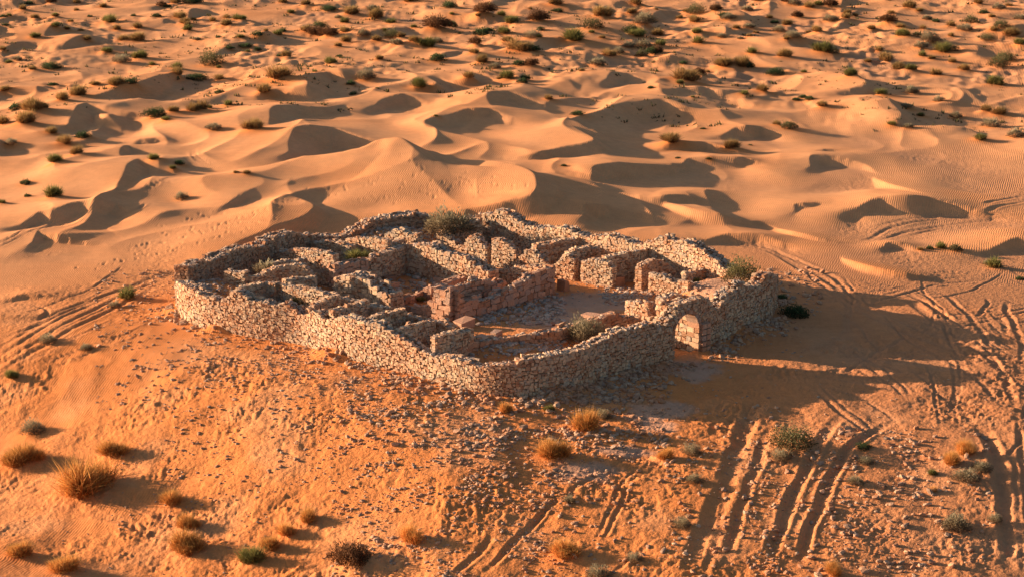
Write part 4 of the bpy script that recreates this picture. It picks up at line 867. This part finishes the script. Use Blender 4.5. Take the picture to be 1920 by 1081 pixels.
# ------------------------------------------------------------------ loose stones: the 280 largest are things, the rest rubble
def scatter(regs, rs):
    C = []; Z = []
    for px0, py0, px1, py1, n, smin, smax, cl in regs:
        k = 0
        pts = np.stack([rs.uniform(px0, px1, n * 3), rs.uniform(py0, py1, n * 3)], 1)
        X = (pts[:, 0] - 960) / FPX; Y = -(pts[:, 1] - 540.5) / FPX; t = (-2.0 - CAM_H) / (-ST + Y * CT); x = X * t; y = (CT + Y * ST) * t
        dens = sstep(-.5 + cl, .35 + cl * .6, fbm(x / 3.0, y / 3.0, 201, 3)); keep = rs.rand(len(x)) < dens
        x = x[keep][:n]; y = y[keep][:n]
        C.append(np.stack([x, y], 1)); Z.append(smin + (smax - smin) * rs.rand(len(x)) ** 3.5)
    C = np.concatenate(C); Z = np.concatenate(Z); s_ = poly_sdf(C[:, 0], C[:, 1], RING); ok = s_ > .1
    return C[ok], Z[ok]
rsc = np.random.RandomState(77)
REG = [(640,740,1250,880,2200,.05,.26,.0),(300,640,900,900,2400,.03,.15,.05),(860,840,1200,960,800,.05,.22,-.1),(900,720,1260,800,700,.07,.30,-.4),(560,690,960,780,350,.05,.22,-.2),(620,860,1060,1080,2200,.035,.17,.1),(180,550,660,760,2200,.04,.18,.0),(330,590,480,660,800,.06,.2,-.4),(200,760,700,1000,450,.03,.12,.1),
 (1240,800,1480,1080,500,.04,.24,.1),(1500,840,1860,1080,800,.04,.26,.05),(1400,860,1500,1080,240,.05,.2,0),(1560,860,1720,1080,260,.06,.24,-.2),(1060,850,1300,1080,260,.03,.22,.1),(0,880,520,1080,240,.02,.10,.1),(1230,680,1560,790,160,.03,.13,.1),(1280,600,1480,680,420,.05,.28,-.4),(1500,760,1900,860,200,.02,.10,.1),(1440,540,1540,640,160,.08,.30,-.4)]
RC, RZ = scatter(REG, rsc)
# tumbled stones along the foot of the walls
for Pth, n, wdth in ((SWL, 300, 1.6), (SEL, 1100, 2.2)):
    P = resample(np.array(Pth), 6); T = np.gradient(P, axis=0); T /= np.linalg.norm(T, axis=1)[:, None]; k = rsc.randint(0, len(P), n)
    off = .1 + np.abs(rsc.normal(0, wdth * .5, n)); c = P[k] + np.stack([T[k, 1], -T[k, 0]], 1) * off[:, None] + rsc.normal(0, .25, (n, 2))
    ok = np.linalg.norm(c - pc, axis=1) > 2.2; RC = np.vstack([RC, c[ok]]); RZ = np.concatenate([RZ, (.06 + .20 * rsc.rand(n) ** 2)[ok]])
zz = sample(HT, RC[:, 0], RC[:, 1])
order = np.argsort(-RZ / RC[:, 1]); big = order[:270]; rest = order[270:]
link('rubble', rocks_mesh('rubble', np.column_stack([RC[rest], zz[rest] + RZ[rest] * .12]), RZ[rest], rsc), M_GREY, None, kind='stuff', label='small grey and tan stones strewn over the sand round the fort')
RK = []
for k in range(8):
    m = rocks_mesh('loose_rock', np.zeros((1, 3)), np.ones(1), np.random.RandomState(300 + k)); m.materials.append(M_GREY); RK.append(m)
for i in big:
    x, y = RC[i]; pxx = px_of(x, y, zz[i]); s1 = poly_sdf(np.array([x]), np.array([y]), RING)[0]
    pyy = 540 + FPX * math.tan(math.atan((CAM_H - zz[i]) / y) - PITCH)
    if s1 < 2.6 and y < 180: w_ = 'at the foot of the ' + ('shaded wall right of the gate' if pxx > 1320 else 'shaded wall left of the gate' if pxx > 950 else 'sunlit wall')
    elif pxx > 1760: w_ = 'by the deep rut at the right edge'
    elif pxx > 1600: w_ = 'on the ' + ('upper' if pyy < 920 else 'lower') + ' part of the bank right of the twin ruts'
    elif pxx > 1430: w_ = 'between and beside the twin ruts at the lower right, ' + ('upper part' if pyy < 950 else 'lower part')
    elif pxx > 1220: w_ = 'on the ' + ('upper' if pyy < 950 else 'lower') + ' bank left of the broad rut'
    elif pxx > 900: w_ = 'on the slope below the shaded wall, ' + ('near the wall' if pyy < 850 else 'farther down')
    elif pxx > 560: w_ = 'on the slope below the south corner, ' + ('near the wall' if pyy < 850 else 'farther down')
    else: w_ = 'on the sunny slope left of the fort'
    sw = 'larger' if RZ[i] > .2 else 'smaller'
    lab, grp = sw + ' loose stone ' + w_, sw + ' stones ' + w_
    o = link('loose_rock', RK[i % 8], None, None, label=lab, category='rock', group=grp)
    s = RZ[i]; o.scale = (s, s, s); o.rotation_euler = (0, 0, rsc.uniform(0, 6.28)); o.location = (x, y, zz[i] + s * .25)
# rubble inside the fort
rsi = np.random.RandomState(91); IC = []; IZ = []
for px0, py0, px1, py1, z0, n, s0, s1 in [(335,500,470,565,1.5,650,.06,.2),(470,455,560,500,1.5,260,.06,.2),(640,400,830,450,2,1500,.07,.24),(840,625,1180,672,1,1200,.06,.24),(820,605,960,660,1,500,.06,.22),(1130,535,1240,570,.1,420,.05,.18),(870,580,1060,610,0,260,.06,.28),
        (940,555,1060,590,0,160,.07,.28),(700,500,850,560,.3,320,.06,.3),(1200,440,1400,520,1.4,1100,.06,.24),(1080,425,1210,475,1.4,600,.06,.22),(900,400,1080,445,1.4,500,.06,.22),(1040,530,1150,560,0,80,.04,.14),(1240,560,1330,600,.3,200,.06,.2),(580,470,640,560,.3,150,.06,.24),(980,560,1200,600,0,50,.03,.1),(400,545,600,575,.3,160,.05,.2)]:
    for _ in range(n):
        p = at(rsi.uniform(px0, px1), rsi.uniform(py0, py1), z0); IC.append(p); IZ.append(s0 + (s1 - s0) * rsi.rand() ** 2)
IC = np.array(IC); IZ = np.array(IZ); k = poly_sdf(IC[:, 0], IC[:, 1], RING) < -.7; IC = IC[k]; IZ = IZ[k]
link('fort_debris', rocks_mesh('fort_debris', np.column_stack([IC, sample(HT, IC[:, 0], IC[:, 1]) + IZ * .25]), IZ, rsi), M_TOP, None, kind='stuff', label='fallen rubble heaped between the walls inside the fort')

# ------------------------------------------------------------------ plants
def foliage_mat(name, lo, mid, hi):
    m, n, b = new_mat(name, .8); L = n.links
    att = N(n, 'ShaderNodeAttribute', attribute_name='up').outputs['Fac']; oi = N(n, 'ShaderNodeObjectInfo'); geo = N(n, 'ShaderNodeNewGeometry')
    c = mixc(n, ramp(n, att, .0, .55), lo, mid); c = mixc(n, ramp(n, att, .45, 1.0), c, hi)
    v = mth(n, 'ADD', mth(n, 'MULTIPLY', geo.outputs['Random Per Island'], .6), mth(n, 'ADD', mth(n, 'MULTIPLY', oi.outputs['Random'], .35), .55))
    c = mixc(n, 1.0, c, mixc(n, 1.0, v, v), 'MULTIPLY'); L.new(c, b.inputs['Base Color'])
    tr = N(n, 'ShaderNodeBsdfTranslucent'); L.new(c, tr.inputs['Color']); mx = N(n, 'ShaderNodeMixShader'); mx.inputs[0].default_value = .35
    L.new(b.outputs[0], mx.inputs[1]); L.new(tr.outputs[0], mx.inputs[2]); L.new(mx.outputs[0], n.nodes['Material Output'].inputs['Surface']); return m
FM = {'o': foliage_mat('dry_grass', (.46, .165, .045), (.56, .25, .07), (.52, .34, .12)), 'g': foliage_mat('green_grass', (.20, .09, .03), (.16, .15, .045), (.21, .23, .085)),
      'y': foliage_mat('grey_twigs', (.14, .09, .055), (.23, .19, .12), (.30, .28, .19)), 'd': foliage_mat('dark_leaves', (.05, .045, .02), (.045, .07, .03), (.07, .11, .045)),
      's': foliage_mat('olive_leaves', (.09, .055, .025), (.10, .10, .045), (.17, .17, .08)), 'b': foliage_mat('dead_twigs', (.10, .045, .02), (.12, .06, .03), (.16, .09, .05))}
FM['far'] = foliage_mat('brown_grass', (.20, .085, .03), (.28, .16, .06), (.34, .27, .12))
def tuft_mesh(kind, seed, n):
    """unit radius plant made of n blades or twigs with leaves"""
    rs = np.random.RandomState(seed); V = []; F = []; U = []
    lob = [(rs.uniform(-.42, .42), rs.uniform(-.42, .42), rs.uniform(.6, 1.1)) for _ in range(5)]
    grass = kind in 'og'
    for i in range(n):
        lx, ly, lh = lob[i % 5]; a = rs.uniform(0, 6.283); r0 = abs(rs.normal(0, .18)); bx = lx + math.cos(a) * r0; by = ly + math.sin(a) * r0
        if grass:
            bx, by = lx * .8 + math.cos(a) * r0 * .8, ly * .8 + math.sin(a) * r0 * .8
            el = math.asin(rs.uniform(.05, 1) ** .62); ln = rs.uniform(.5, 1.1) * lh * .9; az = rs.uniform(0, 6.283)
            dx, dy = math.cos(az) * math.cos(el), math.sin(az) * math.cos(el); dz = math.sin(el)
            p0 = np.array([bx, by, -.05]); p1 = p0 + np.array([dx * ln * .5, dy * ln * .5, dz * ln * .58]); p2 = p1 + np.array([dx * ln * .55, dy * ln * .55, dz * ln * .38 - .04])
            wv = .021 * (900 / n) ** .5 * rs.uniform(.7, 1.4); t = rs.uniform(0, 3.14); s = np.array([math.cos(t), math.sin(t), 0]) * wv
            k = len(V); V += [p0 - s, p0 + s, p1 + s * .8, p1 - s * .8, p2]; F += [(k, k + 1, k + 2), (k, k + 2, k + 3), (k + 3, k + 2, k + 4)]; U += [0, 0, .5, .5, 1.]
        else:
            # leaves on a dome, denser at the outside, in clumps
            el = math.asin(rs.uniform(.02, 1)); rr = rs.uniform(.45, 1) ** .5 * (1 + .2 * math.sin(a * 3 + seed) + .12 * math.sin(a * 7 + el * 5)); hgt = {'d': .62, 's': .85, 'y': .75, 'b': .7}[kind]
            c = np.array([lx * .5 + math.cos(a) * math.cos(el) * rr * .8, ly * .5 + math.sin(a) * math.cos(el) * rr * .8, math.sin(el) * rr * hgt * lh])
            sz = {'d': .075, 's': .065, 'y': .06, 'b': .07}[kind] * (900 / n) ** .5 * rs.uniform(.6, 1.4); q = rs.normal(size=3); q /= np.linalg.norm(q); r2 = np.cross(q, rs.normal(size=3)); r2 /= np.linalg.norm(r2)
            nar = .22 if kind in 'yb' else .5
            if kind in 'yb': q = c * np.array([1, 1, 1.3]) + rs.normal(0, .35, 3); q /= np.linalg.norm(q) + 1e-6; r2 = np.cross(q, rs.normal(size=3)); r2 /= np.linalg.norm(r2); sz *= 2.0
            k = len(V); V += [c - q * sz, c + r2 * sz * nar, c + q * sz, c - r2 * sz * nar]; F += [(k, k + 1, k + 2), (k, k + 2, k + 3), (k, k + 3, k + 2)][:2]; u = min(1, max(0, c[2] / hgt)); U += [u] * 4
    if not grass:                                    # stems
        for i in range(26):
            a = rs.uniform(0, 6.283); el = rs.uniform(.3, 1.4); p2 = np.array([math.cos(a) * math.cos(el), math.sin(a) * math.cos(el), math.sin(el) * .8]) * rs.uniform(.6, .9); s = np.array([-math.sin(a), math.cos(a), 0]) * .016
            k = len(V); V += [-s + (0, 0, -.1), s + (0, 0, -.1), p2]; F += [(k, k + 1, k + 2)]; U += [0, 0, .3]
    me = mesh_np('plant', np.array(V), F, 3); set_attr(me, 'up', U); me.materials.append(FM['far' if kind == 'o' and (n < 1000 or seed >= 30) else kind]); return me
TM = {}
for kind in 'ogydsb':
    TM[kind, 1] = [tuft_mesh(kind, 10 + k, 2600) for k in range(3)]
    TM[kind, 2] = [tuft_mesh(kind, 30 + k, 1500) for k in range(3)] if kind in 'og' else TM[kind, 1]
    TM[kind, 0] = [tuft_mesh(kind, 20 + k, 760) for k in range(5)]
for px, py, wd, k, zf, lab in INFORT:
    p = at(px, py, zf); sc = .5 * wd * (p[1] * CT + 44 * ST) / FPX
    BUSH.append([p[0], p[1], sc, k, lab, None, False, zf])
BN = {'o': ('grass_tuft', 'grass tuft'), 'g': ('grass_tuft', 'grass tuft'), 'y': ('bush', 'bush'), 'd': ('bush', 'bush'), 's': ('shrub', 'shrub'), 'b': ('dead_bush', 'bush')}
rsp = np.random.RandomState(5)
for n_i, bb in enumerate(BUSH):
    x, y, r, k, lab, grp, mnd = bb[:7]; r *= 1.35 if y > 200 else 1.5
    lod = 1 if y < 178 else (2 if r > 1.3 else 0); ms = TM[k, lod]; nm, cat = BN[k]
    o = link(nm, ms[rsp.randint(len(ms))], None, None, label=lab, category=cat)
    if grp: o['group'] = grp
    hs = rsp.uniform(.8, 1.15) * (1.0 if y > 230 else 1.1) * (1.3 if lab.startswith(('upright', 'narrow', 'straw', 'orange tuft', 'small orange')) else 1)
    o.scale = (r * 1.0, r * 1.0, r * hs); o.rotation_euler = (0, 0, rsp.uniform(0, 6.28)); o.location = (x, y, max(gz(x, y), bb[7] if len(bb) > 7 else -99) - .03)
# small scrub that nobody could count, low on the far sand
rsg = np.random.RandomState(61); n_ = 5200; yy = 46 / rsg.uniform(.118, .182, n_); xx = rsg.uniform(-.3, .3, n_) * yy
keep = (fbm(xx / 12, yy / 18, 320, 3) > -.02) & (yy > 258); xx = xx[keep]; yy = yy[keep]; hz = sample(HT, xx, yy); V = []; F = []; U = []
for x, y, z in zip(xx, yy, hz):
    sz = .12 + .38 * rsg.rand() ** 2.5
    for _ in range(7):
        a = rsg.uniform(0, 6.28); b = np.array([x + rsg.normal(0, sz * .6), y + rsg.normal(0, sz * .6), z - .02]); t = b + np.array([math.cos(a) * sz * .5, math.sin(a) * sz * .5, sz * rsg.uniform(.4, 1.1)]); q = np.array([-math.sin(a), math.cos(a), 0]) * sz * .28
        k = len(V); V += [b - q, b + q, t]; F.append((k, k + 1, k + 2)); U += [0.1, .1, .9]
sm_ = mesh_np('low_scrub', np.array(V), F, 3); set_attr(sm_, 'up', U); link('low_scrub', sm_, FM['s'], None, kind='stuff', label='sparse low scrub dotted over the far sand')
print('stones as parts', NSTONE[0], 'bushes', len(BUSH), 'rocks', len(RC), 'tris ~', sum(len(o.data.polygons) for o in S.objects if o.type == 'MESH' and o.data.users == 1))
